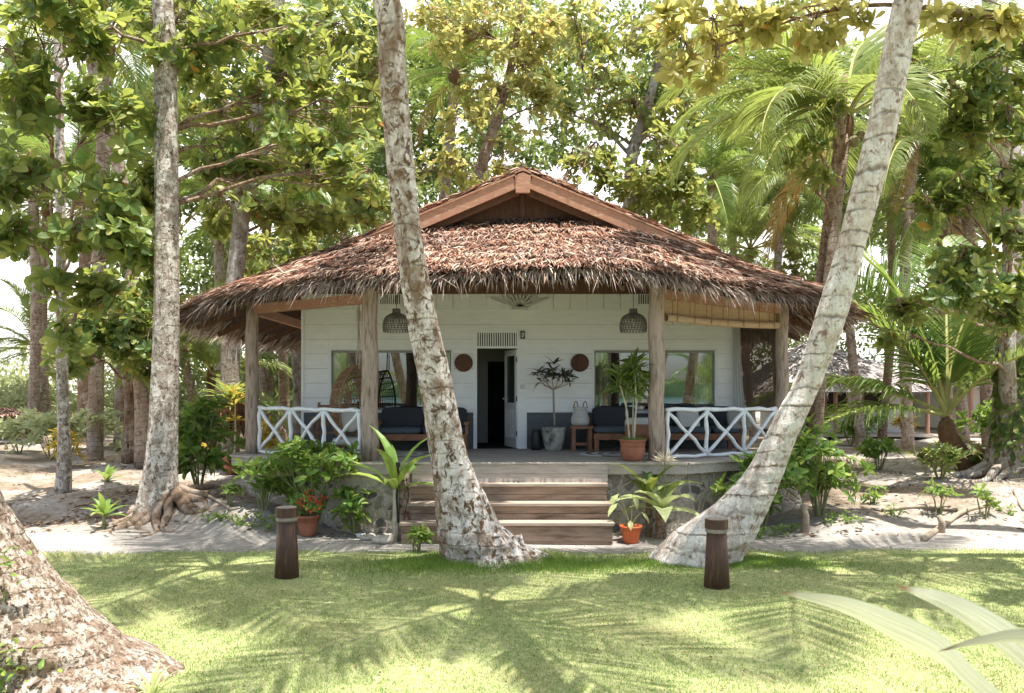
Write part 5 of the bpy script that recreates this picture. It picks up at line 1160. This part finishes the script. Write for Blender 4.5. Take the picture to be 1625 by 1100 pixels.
m = MB(); n = 900; a = RNG.uniform(0, 6.28, n); r = np.sqrt(RNG.uniform(0, 1, n))*1.3; m.leaves(np.stack([g.x+r*np.cos(a), g.y+r*np.sin(a), g.z+1.36-.22*r], 1), np.stack([np.cos(a), np.sin(a), -.35*np.ones(n)], 1)+rv(n, .25), rv(n, .3)+[0, 0, 1], .3, .05, STRAND); m.build('thatch_layer', M['thatch'], rf)

# ------------------------------------------------------------------ small plants and pots
def bush(label, base, w_, h_, n, L, mat='leaf_bush', W=.42, stems=6, name='shrub', tp=LEAF, nl=7, group=None, cat='shrub', z0=.25, mi=None, lean=0):
    """base world point; w_,h_ metres"""
    t = thing(name, label, cat, tuple(base), group); b = np.array(base, float)
    off = rv(n); off /= np.linalg.norm(off, axis=1)[:, None]; off *= (RNG.uniform(0, 1, n)**.4)[:, None]
    kc = max(4, n//7); cc = rv(kc); cc /= np.linalg.norm(cc, axis=1)[:, None]; cc *= RNG.uniform(.4, 1.1, kc)[:, None]; off = np.where(RNG.uniform(0, 1, (n, 1)) < .8, cc[RNG.integers(0, kc, n)]+rv(n, .17), off)
    pos = b+np.stack([off[:, 0]*w_/2+lean*(off[:, 2]+1)*h_/2, off[:, 1]*w_/2*.8, h_*(z0+(1-z0)*(off[:, 2]+1)/2)], 1)+rv(n, .03)
    sm = MB(); tips = []
    for i in range(stems):
        a = 2.4*i; tp_ = b+np.array([cos(a)*w_*.25, sin(a)*w_*.2, h_*RNG.uniform(.55, .8)]); tips.append(tp_)
        sm.tube([b+np.array([cos(a)*.04, sin(a)*.04, -.05]), (b+tp_)/2+rv(1, .02)[0], tp_], [.018, .014, .009], 5)
    tips = np.array(tips)
    for i in range(n):
        k = int(np.argmin(np.linalg.norm(tips-pos[i], axis=1))); st = b*.35+tips[k]*.65 if i % 2 else tips[k]; sm.tube([st, (st+pos[i])/2+rv(1, .01)[0], pos[i]], [.008, .006, .004], 4, False)
    sm.build('stems', M['stem'], t)
    lf = MB(); rosette_leaves(lf, pos, off*.6+np.array([0, 0, .8])+rv(n, .2), nl, L, W, tp, (-.1, .9)); lf.build('foliage', M[mat], t); return t
def strap_plant(label, base, n, L, W, mat='leaf_bush', elv=(25, 80), droop=70, name='strap_leaved_plant', group=None, stemh=0, cat='plant', fold=.18, azr=None, stemm='stem', sr=.03):
    t = thing(name, label, cat, tuple(base), group); b = np.array(base, float)+[0, 0, stemh]; m = MB()
    for i in range(n):
        a = (2.399*i+RNG.normal(0, .2)) if azr is None else RNG.uniform(*azr); e = radians(elv[0]+(elv[1]-elv[0])*(i+.5)/n); l = L*RNG.uniform(.75, 1.1); k = 8; q = b.copy(); pts = [q.copy()]
        for j in range(k-1):
            th = e-radians(droop)*(j/(k-1))**1.3; q = q+np.array([cos(a)*cos(th), sin(a)*cos(th), sin(th)])*l/(k-1); pts.append(q.copy())
        s = np.linspace(0, 1, k); m.strip(pts, W*np.sin(pi*np.clip(s*.86+.1, 0, 1))**.8*(1-s**6*.9), (-sin(a), cos(a), 0), fold)
    m.build('leaves', M[mat], t)
    if stemh: s = MB(); s.tube([np.array(base)-[0, 0, .03], b+[0, 0, .05]], [sr*1.2, sr], 8); s.build('stem', M[stemm], t)
    return t
def pot(t, c, r, h, mat, rim=True, bulge=.0):
    m = MB(); pr = [(0, 0), (r*.66, 0), (r*.70, .01), (r*(.84+bulge), h*.5), (r*(.95+bulge*.6), h*.86)]+([(r*1.06, h*.87), (r*1.07, h), (r*.95, h), (r*.92, h*.88), (0, h*.86)] if rim else [(r, h), (r*.93, h), (r*.9, h*.9), (0, h*.88)])
    m.lathe(c, pr, 28); m.build('pot', M[mat], t, True); s = MB(); s.lathe(c, [(0, h*.91), (r*.9, h*.90)], 20); s.build('soil', M['soil'], t)

# big bushes flanking the porch
g = gp(1300, 820); bush('tall leafy shrub right of the porch with bright green leaves', g, 1.35, 1.45, 120, .21, stems=9)
g = gp(1180, 790); bush('shrub in front of the right railing behind the leaning palm', (g.x-.35, 13.6, .05), 1.15, 1.25, 80, .22, stems=7)
g = gp(1120, 800); bush('dark-stemmed low shrub against the right foundation', (g.x, 13.2, .05), .6, .95, 34, .2, stems=5)
bush('large shrub in front of the left railing', (WX(500, 13.3), 13.2, .1), 1.35, 1.45, 88, .21, stems=8, z0=.5)
bush('leafy shrub hiding the stone base left of the strap-leaved plant', (WX(560, 13.2), 13.25, .0), .7, .75, 26, .18, stems=4)
bush('drooping shrub at the left front corner of the deck', (WX(418, 13.8), 13.8, .35), .8, .75, 40, .24, stems=5)
g = gp(315, 775); bush('leafy shrub left of the outer porch post', g, 1.5, 1.65, 110, .28, stems=9)
g = gp(1395, 745); bush('small shrub in the sandy clearing right of the porch', g, .9, .8, 36, .22)
g = gp(1492, 760); bush('dark green shrub beside the sprawling young palm', g, 1.1, .75, 44, .26, 'leaf_dark', W=.3, tp=LANCE)
g = gp(1565, 748); bush('leafy clump at the foot of the ivy-wrapped tree', g, .9, .7, 36, .22, 'leaf_dark')
for i, (px, py, w_, h_, n, lab, mk) in enumerate([
    (272, 640, .8, .7, 24, 'sprig of leaves growing on the root of the thick pale tree', 'leaf_bush'),
    (1490, 815, .6, .5, 16, 'small seedling on the sand right of the shrub', 'leaf_bush'), (1562, 822, .5, .55, 14, 'seedling among the roots near the right edge', 'leaf_bush'),
    (365, 805, .45, .35, 12, 'seedling on the sand bank left of the steps', 'leaf_bush'), (1385, 800, .3, .2, 8, 'tiny seedling under the right shrub', 'leaf_bush'),
    (660, 878, .35, .3, 18, 'leafy tuft at the left foot of the lichen-covered palm', 'leaf_bush'), (742, 890, .3, .25, 16, 'leafy tuft in front of the lichen-covered palm foot', 'leaf_bush')]):
    g = gp(px, py) if py > 700 else Vector((WX(272, 16.3), 16.3, 1.0)); bush(lab, g, w_, h_, n, .16, mk, stems=3, name='seedling', cat='seedling', z0=.5, nl=6, tp=LANCE, W=.3)
g = gp(165, 840); strap_plant('low star-shaped sprouting plant on the sand at left', g, 11, .55, .10, 'leaf_bush', (15, 75), 50, stemh=.2)
g = gp(170, 765); strap_plant('small broad-leaved sprout behind the slender spotted tree', g, 7, .5, .12, 'leaf_bush', (30, 80), 50)
# row of little weeds along the path edge
wi = 0
for px, py in [(400, 838), (425, 842), (375, 835), (330, 830), (445, 846), (350, 828), (1230, 852), (1255, 846), (1205, 856), (1345, 832), (1420, 822), (1320, 835), (1600, 818), (1395, 785)]:
    g = gp(px, py); m = MB(); n = 9; pos = np.array(g)+np.abs(rv(n, .06))*[1, 1, .0]+rv(n, .1)*[1, 1, 0]+[0, 0, 1]*np.abs(RNG.normal(.09, .05, n))[:, None]
    rosette_leaves(m, pos, rv(n, .3)+[0, 0, 1], 7, .075, .4, LEAF, (0, 1)); 
    for q_ in pos: m.tube([(g.x, g.y, g.z), tuple(q_)], .004, 4)
    o = m.build('weed', M['leaf_bush'], None, loc=tuple(g)); side = 'left' if px < 800 else 'right'; tag(o, f'small weed at the edge of the {side} sandy bank', 'weed', f'weeds along the {side} bank')
# strap-leaved plant and cut stake at the left of the steps
strap_plant('tall broad strap-leaved plant left of the steps', (WX(628, 12.7), 12.7, 0), 10, 1.15, .17, 'leaf_bush', (20, 86), 65, stemh=.78, stemm='stem_pale', sr=.045)
g = Vector((WX(641, 12.75), 12.75, 0)); t = thing('timber_stake', 'mossy timber stake with a black tap at the left of the steps', 'post', g)
m = MB(); m.tube([(g.x, g.y, -.05), (g.x+.01, g.y, .5), (g.x, g.y, 1.1)], [.14, .09, .085], 12, wob=.08); m.build('stake', M['bark_brown'], t, True)
m = MB(); m.tube([(g.x-.08, g.y-.08, .3), (g.x-.10, g.y-.09, .7), (g.x-.08, g.y-.08, 1.22)], .018, 8); m.lathe((g.x-.08, g.y-.08, 1.16), [(0, 0), (.035, 0), (.035, .07), (0, .07)], 10); m.build('water_pipe', M['black'], t)
m = MB(); m.tube([(g.x+.05, g.y-.1, 1.0), (g.x+.09, g.y-.12, .7), (g.x+.03, g.y-.12, .45), (g.x-.06, g.y-.1, .6)], .008, 6); m.build('cable', M['black'], t)
# terracotta pot with red flowers
g = gp(488, 850); t = thing('potted_shrub', 'terracotta pot of red-flowered shrub left of the steps', 'potted plant', g, 'pots on the sand by the steps'); pot(t, g, .185, .33, 'terracotta')
n = 85; off = rv(n); off /= np.linalg.norm(off, axis=1)[:, None]; off *= (RNG.uniform(0, 1, n)**.4)[:, None]; pos = np.array(g)+[0, 0, .55]+off*[.32, .28, .22]
lf = MB(); rosette_leaves(lf, pos, off+[0, 0, .5], 9, .075, .45, LEAF, (0, 1)); lf.build('foliage', M['leaf_bush'], t)
st = MB(); [st.tube([np.array(g)+[0, 0, .28], p_], .005, 4) for p_ in pos[:30]]; st.build('stems', M['stem'], t)
for dx, dy, dz in ((.14, -.25, .62), (-.02, -.28, .56), (.22, -.2, .5), (.1, -.26, .45), (.05, -.2, .7), (.26, -.1, .6)):
    f = MB(); k = 26; c = np.array(g)+[dx, dy, dz]; o_ = rv(k, .025); f.leaves(c+o_, o_+rv(k, .01), rv(k), .032, .024, FAR); f.build('blossom', M['flower_red'], t)
# orange pot with pale arrow leaves
g = gp(1001, 862); t = thing('potted_plant', 'bright orange pot with pale arrow-shaped leaves right of the steps', 'potted plant', g, 'pots on the sand by the steps'); pot(t, g, .165, .27, 'orange_pot')
lf = MB(); sm = MB()
for a, l, e, s in ((2.4, .55, 65, .2), (3.3, .42, 60, .18), (.6, .3, 45, .14), (1.2, .5, 75, .17), (4.6, .22, 30, .12), (3.0, .3, 20, .15)):
    e = radians(e); b_ = np.array(g)+[0, 0, .25]; q_ = b_+np.array([cos(a)*cos(e), sin(a)*cos(e)*.6, sin(e)])*l; sm.tube([b_, (b_+q_)/2+[0, 0, .03], q_], [.009, .007, .005], 5)
    lf.leaves(q_[None]-[0, 0, 0], np.array([[cos(a)*.7, sin(a)*.4-.35, -.65]]), np.array([[cos(a), -.6, .6]]), s*1.5, s*.75, LANCE)
lf.build('foliage', M['caladium'], t); sm.build('stems', M['stem'], t)
# big leafy crinum with wide leaves, bright light put into their pale colour
t = strap_plant('large broad-leaved lily plant in front of the right foundation', (WX(1048, 12.95), 12.95, 0), 10, .85, .30, 'caladium', (5, 80), 75, stemh=.42, stemm='bark_brown', sr=.075)
strap_plant('dark green glossy strap plant behind the pale lily', (WX(1030, 13.15), 13.15, .0), 7, .95, .16, 'dracaena', (35, 80), 60, stemh=.6, stemm='bark_brown', sr=.05)
t = thing('spider_lily', 'spidery cream flower head above the lily plant', 'flower', (WX(1062, 13.05), 13.05, 0)); m = MB(); m.tube([(WX(1055, 13.05), 13.05, 0), (WX(1054, 13.05), 13.02, 1.2)], .014, 6); m.build('stalk', M['stem'], t)
m = MB(); c = np.array([WX(1054, 13.05), 13.02, 1.22]); n = 60; d = rv(n); d[:, 2] = np.abs(d[:, 2])*.6; m.leaves(np.tile(c, (n, 1)), d, rv(n), RNG.uniform(.12, .28, n), .014, LANCE); m.build('petals', M['flower_cream'], t)
# red oxide pot with croton at the left of the deck
g = gp(372, 752); t = thing('potted_croton', 'dark red pot with a yellow croton left of the porch post', 'potted plant', g); pot(t, g, .30, .44, 'oxide_pot')
s = MB(); s.tube([(g.x, g.y, g.z+.35), (g.x+.03, g.y, g.z+1.0), (g.x+.02, g.y, g.z+1.75)], [.03, .022, .016], 6); s.build('stem', M['stem_pale'], t)
lf = MB(); pos = np.array([[g.x+.02, g.y, g.z+1.7], [g.x+.03, g.y, g.z+1.3], [g.x+.01, g.y, g.z+1.95]]); rosette_leaves(lf, pos, np.tile([0, 0, 1.], (3, 1)), 13, .48, .2, LANCE, (-.2, 1.0)); lf.build('foliage', M['croton'], t)
# bird's nest fern clinging to the trunk
c = P(366, 640, 20.6); t = strap_plant("bird's nest fern growing on the pale trunk left of the porch", (c.x, c.y, c.z), 34, .95, .13, 'palm_y', (5, 75), 60, name='nest_fern', cat='fern')
m = MB(); m.lathe((c.x, c.y, c.z-.75), [(.10, 0), (.28, .2), (.36, .5), (.42, .72), (.2, .8), (0, .82)], 16); n = 260; a = RNG.uniform(0, 6.28, n)
m.leaves(np.stack([c.x+.34*np.cos(a), c.y+.34*np.sin(a), c.z-RNG.uniform(.05, .6, n)], 1), np.stack([.25*np.cos(a), .25*np.sin(a), -np.ones(n)], 1)+rv(n, .15), rv(n), .5, .03, STRAND); m.build('root_mass', M['litter'], t)
# pot with dracaena on the deck
c = Vector((WX(1004, 13.75), 13.75, DZ)); t = thing('potted_dracaena', 'large terracotta urn with a leafy dracaena at the deck edge', 'potted plant', c)
m = MB(); m.lathe(c, crom([(0, 0), (.14, 0), (.19, .08), (.21, .17), (.20, .25)], 3).tolist()+[(.215, .26), (.205, .275), (.215, .33), (.235, .345), (.235, .365), (.205, .365), (.2, .33), (0, .32)], 30); m.build('pot', M['terracotta'], t, True)
n = 900; a = RNG.uniform(0, 6.28, n); r = .2*np.sqrt(RNG.uniform(0, 1, n)); m = MB(); m.leaves(np.stack([c.x+r*np.cos(a), c.y+r*np.sin(a), np.full(n, c.z+.32)], 1), rv(n, .5)+[0, 0, 1], rv(n), RNG.uniform(.05, .12, n), .008, BLADE); m.build('ground_cover', M['grass_tall'], t)
sm = MB(); tips = []
for dx, dz, h_, b in ((-.20, 0, 1.05, .05), (-.09, .02, .95, -.04), (.03, -.02, 1.15, .03), (.12, .03, 1.0, -.03), (.04, .06, 1.3, 0)):
    tip = np.array([c.x+dx*1.15, c.y+dz*3, c.z+.3+h_]); sm.tube([(c.x+dx*.25, c.y+dz, c.z+.28), (c.x+dx*.7+b, c.y+dz*2, c.z+.3+h_*.5), tip], [.015, .013, .011], 6); tips.append(tip)
sm.build('stems', M['stem_pale'], t); tips = np.array(tips); tips = np.vstack([tips, tips+[0, 0, .08], tips-[0, 0, .12], tips+rv(5, .12)])
lf = MB(); rosette_leaves(lf, tips, rv(len(tips), .25)+[0, 0, 1], 11, .36, .15, LANCE, (-.5, 1.2)); lf.build('foliage', M['dracaena'], t)
# mossy pot with dull frangipani
c = Vector((WX(879, 16.1), 16.1, DZ)); t = thing('potted_frangipani', 'mossy concrete pot with a bare-stemmed dull-leaved tree by the door', 'potted plant', c)
m = MB(); m.lathe(c, crom([(0, 0), (.13, .0), (.19, .1), (.22, .28), (.24, .46)], 3).tolist()+[(.22, .46), (.2, .4), (0, .38)], 28); m.build('pot', M['concrete'], t, True)
sm = MB(); f0 = np.array([c.x-.01, c.y, c.z+1.2]); tips = []
sm.tube([(c.x+.02, c.y, c.z+.38), (c.x, c.y, c.z+.8), f0], [.026, .02, .017], 7)
for px, py in ((858, 592), (868, 596), (876, 588), (884, 596), (893, 594), (900, 597), (863, 600)):
    q_ = P(px, py, 16.1); q_.y += random.uniform(-.15, .15); tips.append(q_); sm.tube([f0, (Vector(f0)+q_)/2+Vector(((px-878)*.006, 0, -.03)), q_], [.014, .011, .008], 6)
sm.build('stems', M['wood_post'], t, True); lf = MB(); tips = np.array([list(q_) for q_ in tips]); rosette_leaves(lf, np.vstack([tips, tips+rv(7, .05)]), rv(14, .3)+[0, 0, 1], 9, .22, .26, LANCE, (-.3, 1)); lf.build('foliage', M['plumeria'], t)

# bollards
for px, py0, py1, lab in ((455, 917, 808, 'dark timber bollard on the lawn at left'), (1137, 933, 827, 'dark timber bollard on the lawn in front of the pale palm')):
    g = gp(px, py1 if False else py0); s = g.y/FPX; H = (py0-py1)*s; t = thing('bollard', lab, 'bollard', g, 'timber bollards on the lawn')
    m = MB(); m.tube([(g.x, g.y, g.z-.04), (g.x+.004, g.y, g.z+H*.4), (g.x, g.y, g.z+H*.82)], [.155, .135, .115], 20, wob=.02); m.build('shaft', M['bollard'], t, True)
    m = MB(); m.lathe((g.x, g.y, g.z+H*.82), [(.12, 0), (.132, .015), (.132, .05), (.124, .055)], 20); m.build('collar', M['bollard_top'], t)
    m = MB(); R_ = .137; m.lathe((g.x, g.y, g.z+H*.82+.055), [(R_, 0), (R_, H*.13), (R_-.012, H*.14)], 24); m.build('cap', M['bollard'], t)
    m = MB(); m.lathe((g.x, g.y, g.z+H*.82+.055), [(R_-.012, H*.14), (0, H*.142)], 24); m.build('cap_top', M['bollard_top'], t)  # top disc coloured lighter for the light from above
# stump posts
for px, py, h_, r, lab in ((1277, 846, .45, .055, 'short cut stub in front of the right shrub'), (76, 712, .5, .16, 'short post in the clearing at far left'), (1493, 846, .28, .05, 'pointed driftwood stub on the sand at right'), (204, 720, .5, .1, 'low mossy post behind the slender spotted tree')):
    g = gp(px, py); m = MB(); m.tube([(g.x, g.y, g.z-.05), (g.x+.02, g.y, g.z+h_*.6), (g.x-.03, g.y, g.z+h_)], [r*1.3, r, r*.8], 9, wob=.1); tag(m.build('stump', M['twig'], None, True, loc=tuple(g)), lab, 'stump')
# rocks by the steps
for px, py, r, lab in ((608, 862, .13, 'yellowish rock at the left of the steps'), (583, 857, .09, 'flat grey rock beside the yellowish one'), (572, 852, .06, 'white shell-like stone left of the steps')):
    g = gp(px, py); u = np.linspace(-pi/2, pi/2, 9); v = np.linspace(-pi, pi, 17); U, V_ = np.meshgrid(u, v, indexing='ij'); k = 1+.18*np.sin(3*U+px)*np.cos(2*V_)+.1*np.cos(5*V_+py)*np.cos(U)
    m = MB(); m.grid(g.x+r*1.4*np.cos(U)*np.cos(V_)*k, g.y+r*np.cos(U)*np.sin(V_)*k, g.z+r*.35+r*.6*np.sin(U)*k); tag(m.build('rock', M['coral'] if px > 575 else M['white'], None, True, loc=tuple(g)), lab, 'rock')
# fallen branches on the sand
for pts_, r, lab in (([(1465, 860), (1500, 835), (1530, 815), (1570, 805)], .05, 'bleached fallen branch on the sand at right'), ([(1400, 812), (1450, 808), (1520, 812)], .03, 'long thin root lying on the right sand bank'), ([(30, 795), (55, 788), (75, 783)], .02, 'thin twig on the sand at far left'),
                     ([(330, 790), (350, 800), (368, 812)], .03, 'curved root on the sand near the thick tree'), ([(1470, 858), (1480, 848), (1487, 840)], .012, 'thin upright twig by the path at right'), ([(1610, 780), (1618, 800), (1625, 812)], .035, 'white bleached root at the right edge')):
    q_ = [gp(*p_)+Vector((0, 0, r*.7)) for p_ in pts_]; m = MB(); m.tube(crom(q_, 5), r, 7, wob=.12); tag(m.build('fallen_branch', M['twig'], None, True, loc=tuple(q_[0])), lab, 'branch')
# undergrowth things at far left and right
for px, py, lab, mk in ((105, 740, 'yellow croton bush by the clearing', 'croton'), (318, 745, 'yellow-leaved croton near the thick tree', 'croton'), (1440, 700, 'yellow croton in front of the far hut', 'croton'), (410, 735, 'yellow croton beside the outer porch post', 'croton')):
    g = gp(px, py); bush(lab, g, 1.0, 1.0, 26, .35, mk, name='croton', cat='shrub', tp=LANCE, W=.2)
for px, py, lab in ((30, 720, 'bright shrub beside the far left shelter'), (150, 712, 'bright low shrub in the clearing'), (80, 728, 'sunlit shrub by the short post'), (1350, 705, 'reddish-stemmed low shrub before the far hut'), (1600, 720, 'sunlit shrub at the far right'), (215, 728, 'pale shrub between the trunks')):
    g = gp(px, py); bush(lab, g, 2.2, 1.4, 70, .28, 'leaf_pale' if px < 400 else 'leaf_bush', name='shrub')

# leaf litter and pebbles
def litter():
    n = 20000; x = RNG.uniform(-13, 14, n); x[:4500] = RNG.normal(-6.6, 1.3, 4500); y = 13.0+RNG.uniform(0, 1, n)**1.5*16; k = ~((x > -5) & (x < 5.3) & (y > 13.2) & (y < 22.5)); y[:4500] = 14.2+np.abs(RNG.normal(0, 1.4, 4500)); k &= RNG.uniform(0, 1, n) < np.clip(.3+.35*np.sin(x*.9+1)*np.sin(y*.8)+.25*np.sin(x*2.3-y*1.7), .04, 1)
    x = x[k]; y = y[k]; n = len(x); pos = np.stack([x, y, hz(x, y)+.012], 1); d = rv(n)*[1, 1, .15]
    m = MB(); m.leaves(pos, d, rv(n, .3)+[0, 0, 1], RNG.uniform(.03, .16, n), RNG.uniform(.02, .06, n), FAR)
    n = 900; x = RNG.uniform(-8, 8, n); y = RNG.uniform(6.3, 12.5, n); m.leaves(np.stack([x, y, hz(x, y)+.03], 1), rv(n)*[1, 1, .2], rv(n, .3)+[0, 0, 1], RNG.uniform(.02, .06, n), .02, FAR)
    tag(m.build('leaf_litter', M['litter']), kind='stuff', label='dry brown leaves scattered on the sand', cat='leaf litter')
litter()

# nearest plant, lower right: long pale spear leaves
t = thing('spear_plant', 'pale long-leaved plant close to the camera at the lower right', 'plant', (1.75, 2.2, 0))
def sp(points, wpx):
    m = MB(); q_ = crom([P(a, b, c) for a, b, c in points], 5); w2 = crom([[w_*c/FPX] for w_, (a, b, c) in zip(wpx, points)], 5)[:, 0]; m.strip(q_, np.maximum(w2, .001), (.35, .55, -.75), .20); return m
sp([(1236, 940, 2.7), (1330, 965, 2.62), (1410, 1005, 2.5), (1480, 1040, 2.4), (1530, 1085, 2.3), (1620, 1170, 2.2), (1760, 1330, 2.2)], [3, 44, 80, 88, 76, 70, 46]).build('leaf', M['spear'], t, True)
sp([(1422, 930, 2.6), (1500, 965, 2.5), (1570, 1015, 2.4), (1640, 1075, 2.3), (1720, 1170, 2.2), (1790, 1330, 2.2)], [4, 56, 96, 110, 90, 50]).build('leaf', M['spear'], t, True)
sp([(1490, 1034, 2.1), (1560, 1020, 2.1), (1640, 1020, 2.1), (1720, 1080, 2.15), (1790, 1300, 2.2)], [2, 24, 40, 44, 34]).build('leaf', M['spear'], t, True)
m = MB(); q_ = P(1780, 1320, 2.2); m.tube([(1.75, 2.2, -.03), (1.68, 2.2, .6), q_], [.035, .03, .022], 8); m.build('stem', M['stem'], t)
g = gp(230, 1098); strap_plant('pale grass-like sprout at the foot of the nearest palm', (-2.72, 6.2, 0), 14, .35, .03, 'caladium', (35, 85), 60, name='sprout')
# creeping leaves on the nearest trunk
m = MB(); n = 90; c = np.where(np.arange(n)[:, None] < 60, [[-3.72, 6.02, .32]], [[-3.92, 6.12, 1.02]]); pos = c+rv(n)*[.17, .04, .12]; m.leaves(pos, rv(n, .7)+[0, -1.0, .2], rv(n, .3)+[0, 0, 1], RNG.uniform(.05, .13, n), .04, LEAF)
m.build('creeper', M['leaf_bush'], left_palm)

# ------------------------------------------------------------------ palms behind and beside the camera (seen in the window glass, shading the lawn)
def bp(lab, x, y, tx, ty, tz, sc=.9, nf=12): palm(lab, [Vector((x, y, -.1)), Vector((x, y, .6)), Vector(((x+tx)/2-.2, (y+ty)/2, tz*.5)), Vector((tx, ty, tz))], [.34, .22, .17, .15], nf, sc, 'palm', 'bark_palm', 'palms on the beach side', dead=0)
bp('strongly leaning beach palm whose crown hangs over the lawn', 2.6, -1.5, 1.3, 7.4, 10.6, 1.0, 10)
bp('beach palm standing left behind the viewer', -4.4, -2.5, -5.6, .6, 11.0, .85)
bp('beach palm standing right behind the viewer', 6.9, .5, 8.4, 2.0, 11.5, .85)
bp('beach palm farther right behind the viewer', 11.5, -4, 12.0, 5.2, 12, .9)
bp('beach palm farther left behind the viewer', -9, -5, -11.5, 4, 12, .9)

# wooded headland across the water behind the viewer (mirrored in the window glass)
M['wood_hill'] = plain('wooded_hillside', (.05, .09, .035), .95, .5, .15)
x = np.linspace(-420, 420, 160); v = np.linspace(0, 1, 14); X, V_ = np.meshgrid(x, v, indexing='ij')
m = MB(); m.grid(X, -285-6*V_-5*np.sin(X*.03), -2+(7.5+2.6*np.sin(X*.021+1)+1.1*np.sin(X*.07)+.5*np.sin(X*.23))*V_**.7); tag(m.build('headland_hill', M['wood_hill'], smooth=True), kind='structure', label='low wooded headland', cat='hill')
wm, nt, b, o = newmat('sea_water'); b.inputs['Base Color'].default_value = (.03, .09, .11, 1); b.inputs['Roughness'].default_value = .12; bump(nt, b, noise(nt, coord(nt), 1.5, 4), .4, .05)
m = MB(); m.add([(-390, -296, .06), (390, -296, .06), (390, -16, .06), (-390, -16, .06)], quads=[[0, 1, 2, 3]]); tag(m.build('sea', wm), kind='structure', label='calm sea beyond the beach', cat='water')

# unseen trees added above the view to cast shadow bands on the lawn
def over(label, tr, spots, mat='leaf_dark'):
    bl = []
    for (X, Y, Z, rx, n) in spots:
        X += 1.3; Y -= 1.3; n = int(n*.8); bl.append((CX+X*FPX/Y, HY-(Z-CAMZ)*FPX/Y, Y, rx*FPX/Y, .28*FPX/Y, n))
    broad_tree(label, [Vector(p) for p in tr], [.34, .27, .22, .18, .12], bl, .30, mat, 'bark_grey', 8)
over('unseen tree added outside the left edge, its limbs shading the lawn', [(-10.5, 9.6, -.1), (-10.3, 9.6, 3), (-9.8, 9.6, 6.4), (-8.6, 9.6, 8.4), (-6.5, 9.6, 9.2)],
     [(-8.2, 9.9, 9.6, .5, 34), (-7.0, 9.9, 9.5, .5, 34), (-5.9, 10.0, 9.4, .5, 32), (-4.9, 10.1, 9.3, .4, 24), (-7.6, 8.3, 9.3, .5, 34), (-6.4, 8.1, 9.4, .5, 32), (-5.2, 8.2, 9.4, .45, 28), (-4.2, 8.0, 9.5, .4, 20), (-8.5, 7.0, 9.3, .5, 30), (-7.2, 6.7, 9.3, .5, 26)])
over('unseen tree added outside the right edge, its limbs shading the lawn', [(10.8, 10.3, -.1), (10.6, 10.3, 3), (9.9, 10.3, 6.4), (8.6, 10.3, 8.6), (6.8, 10.2, 9.4)],
     [(7.6, 10.7, 9.5, .5, 34), (6.3, 10.8, 9.5, .5, 34), (5.0, 10.7, 9.5, .45, 26), (3.9, 10.5, 9.6, .4, 20), (7.2, 9.2, 9.5, .5, 34), (5.9, 9.0, 9.5, .5, 28), (4.6, 8.9, 9.6, .4, 20), (6.9, 7.7, 9.5, .5, 26), (1.7, 9.9, 9.8, .4, 18)])

for x_, y_, sc_, lab in ((-8.6, -9, .8, 'unseen young palm farthest left behind the viewer, added for window reflections'), (-4.2, -11, .75, 'unseen young palm left of centre behind the viewer, added for window reflections'), (4.9, -10.5, .75, 'unseen young palm right of centre behind the viewer, added for window reflections'), (10.2, -8.5, .8, 'unseen young palm farthest right behind the viewer, added for window reflections')):
    palm(lab, [Vector((x_, y_, -.1)), Vector((x_+.05, y_, .5)), Vector((x_+.1, y_, 1.3)), Vector((x_+.1, y_, 2.2))], [.26, .2, .17, .14], 12, sc_, 'palm', 'bark_palm', 'palms on the beach side', dead=0)  # unseen palms added to break up the window reflections
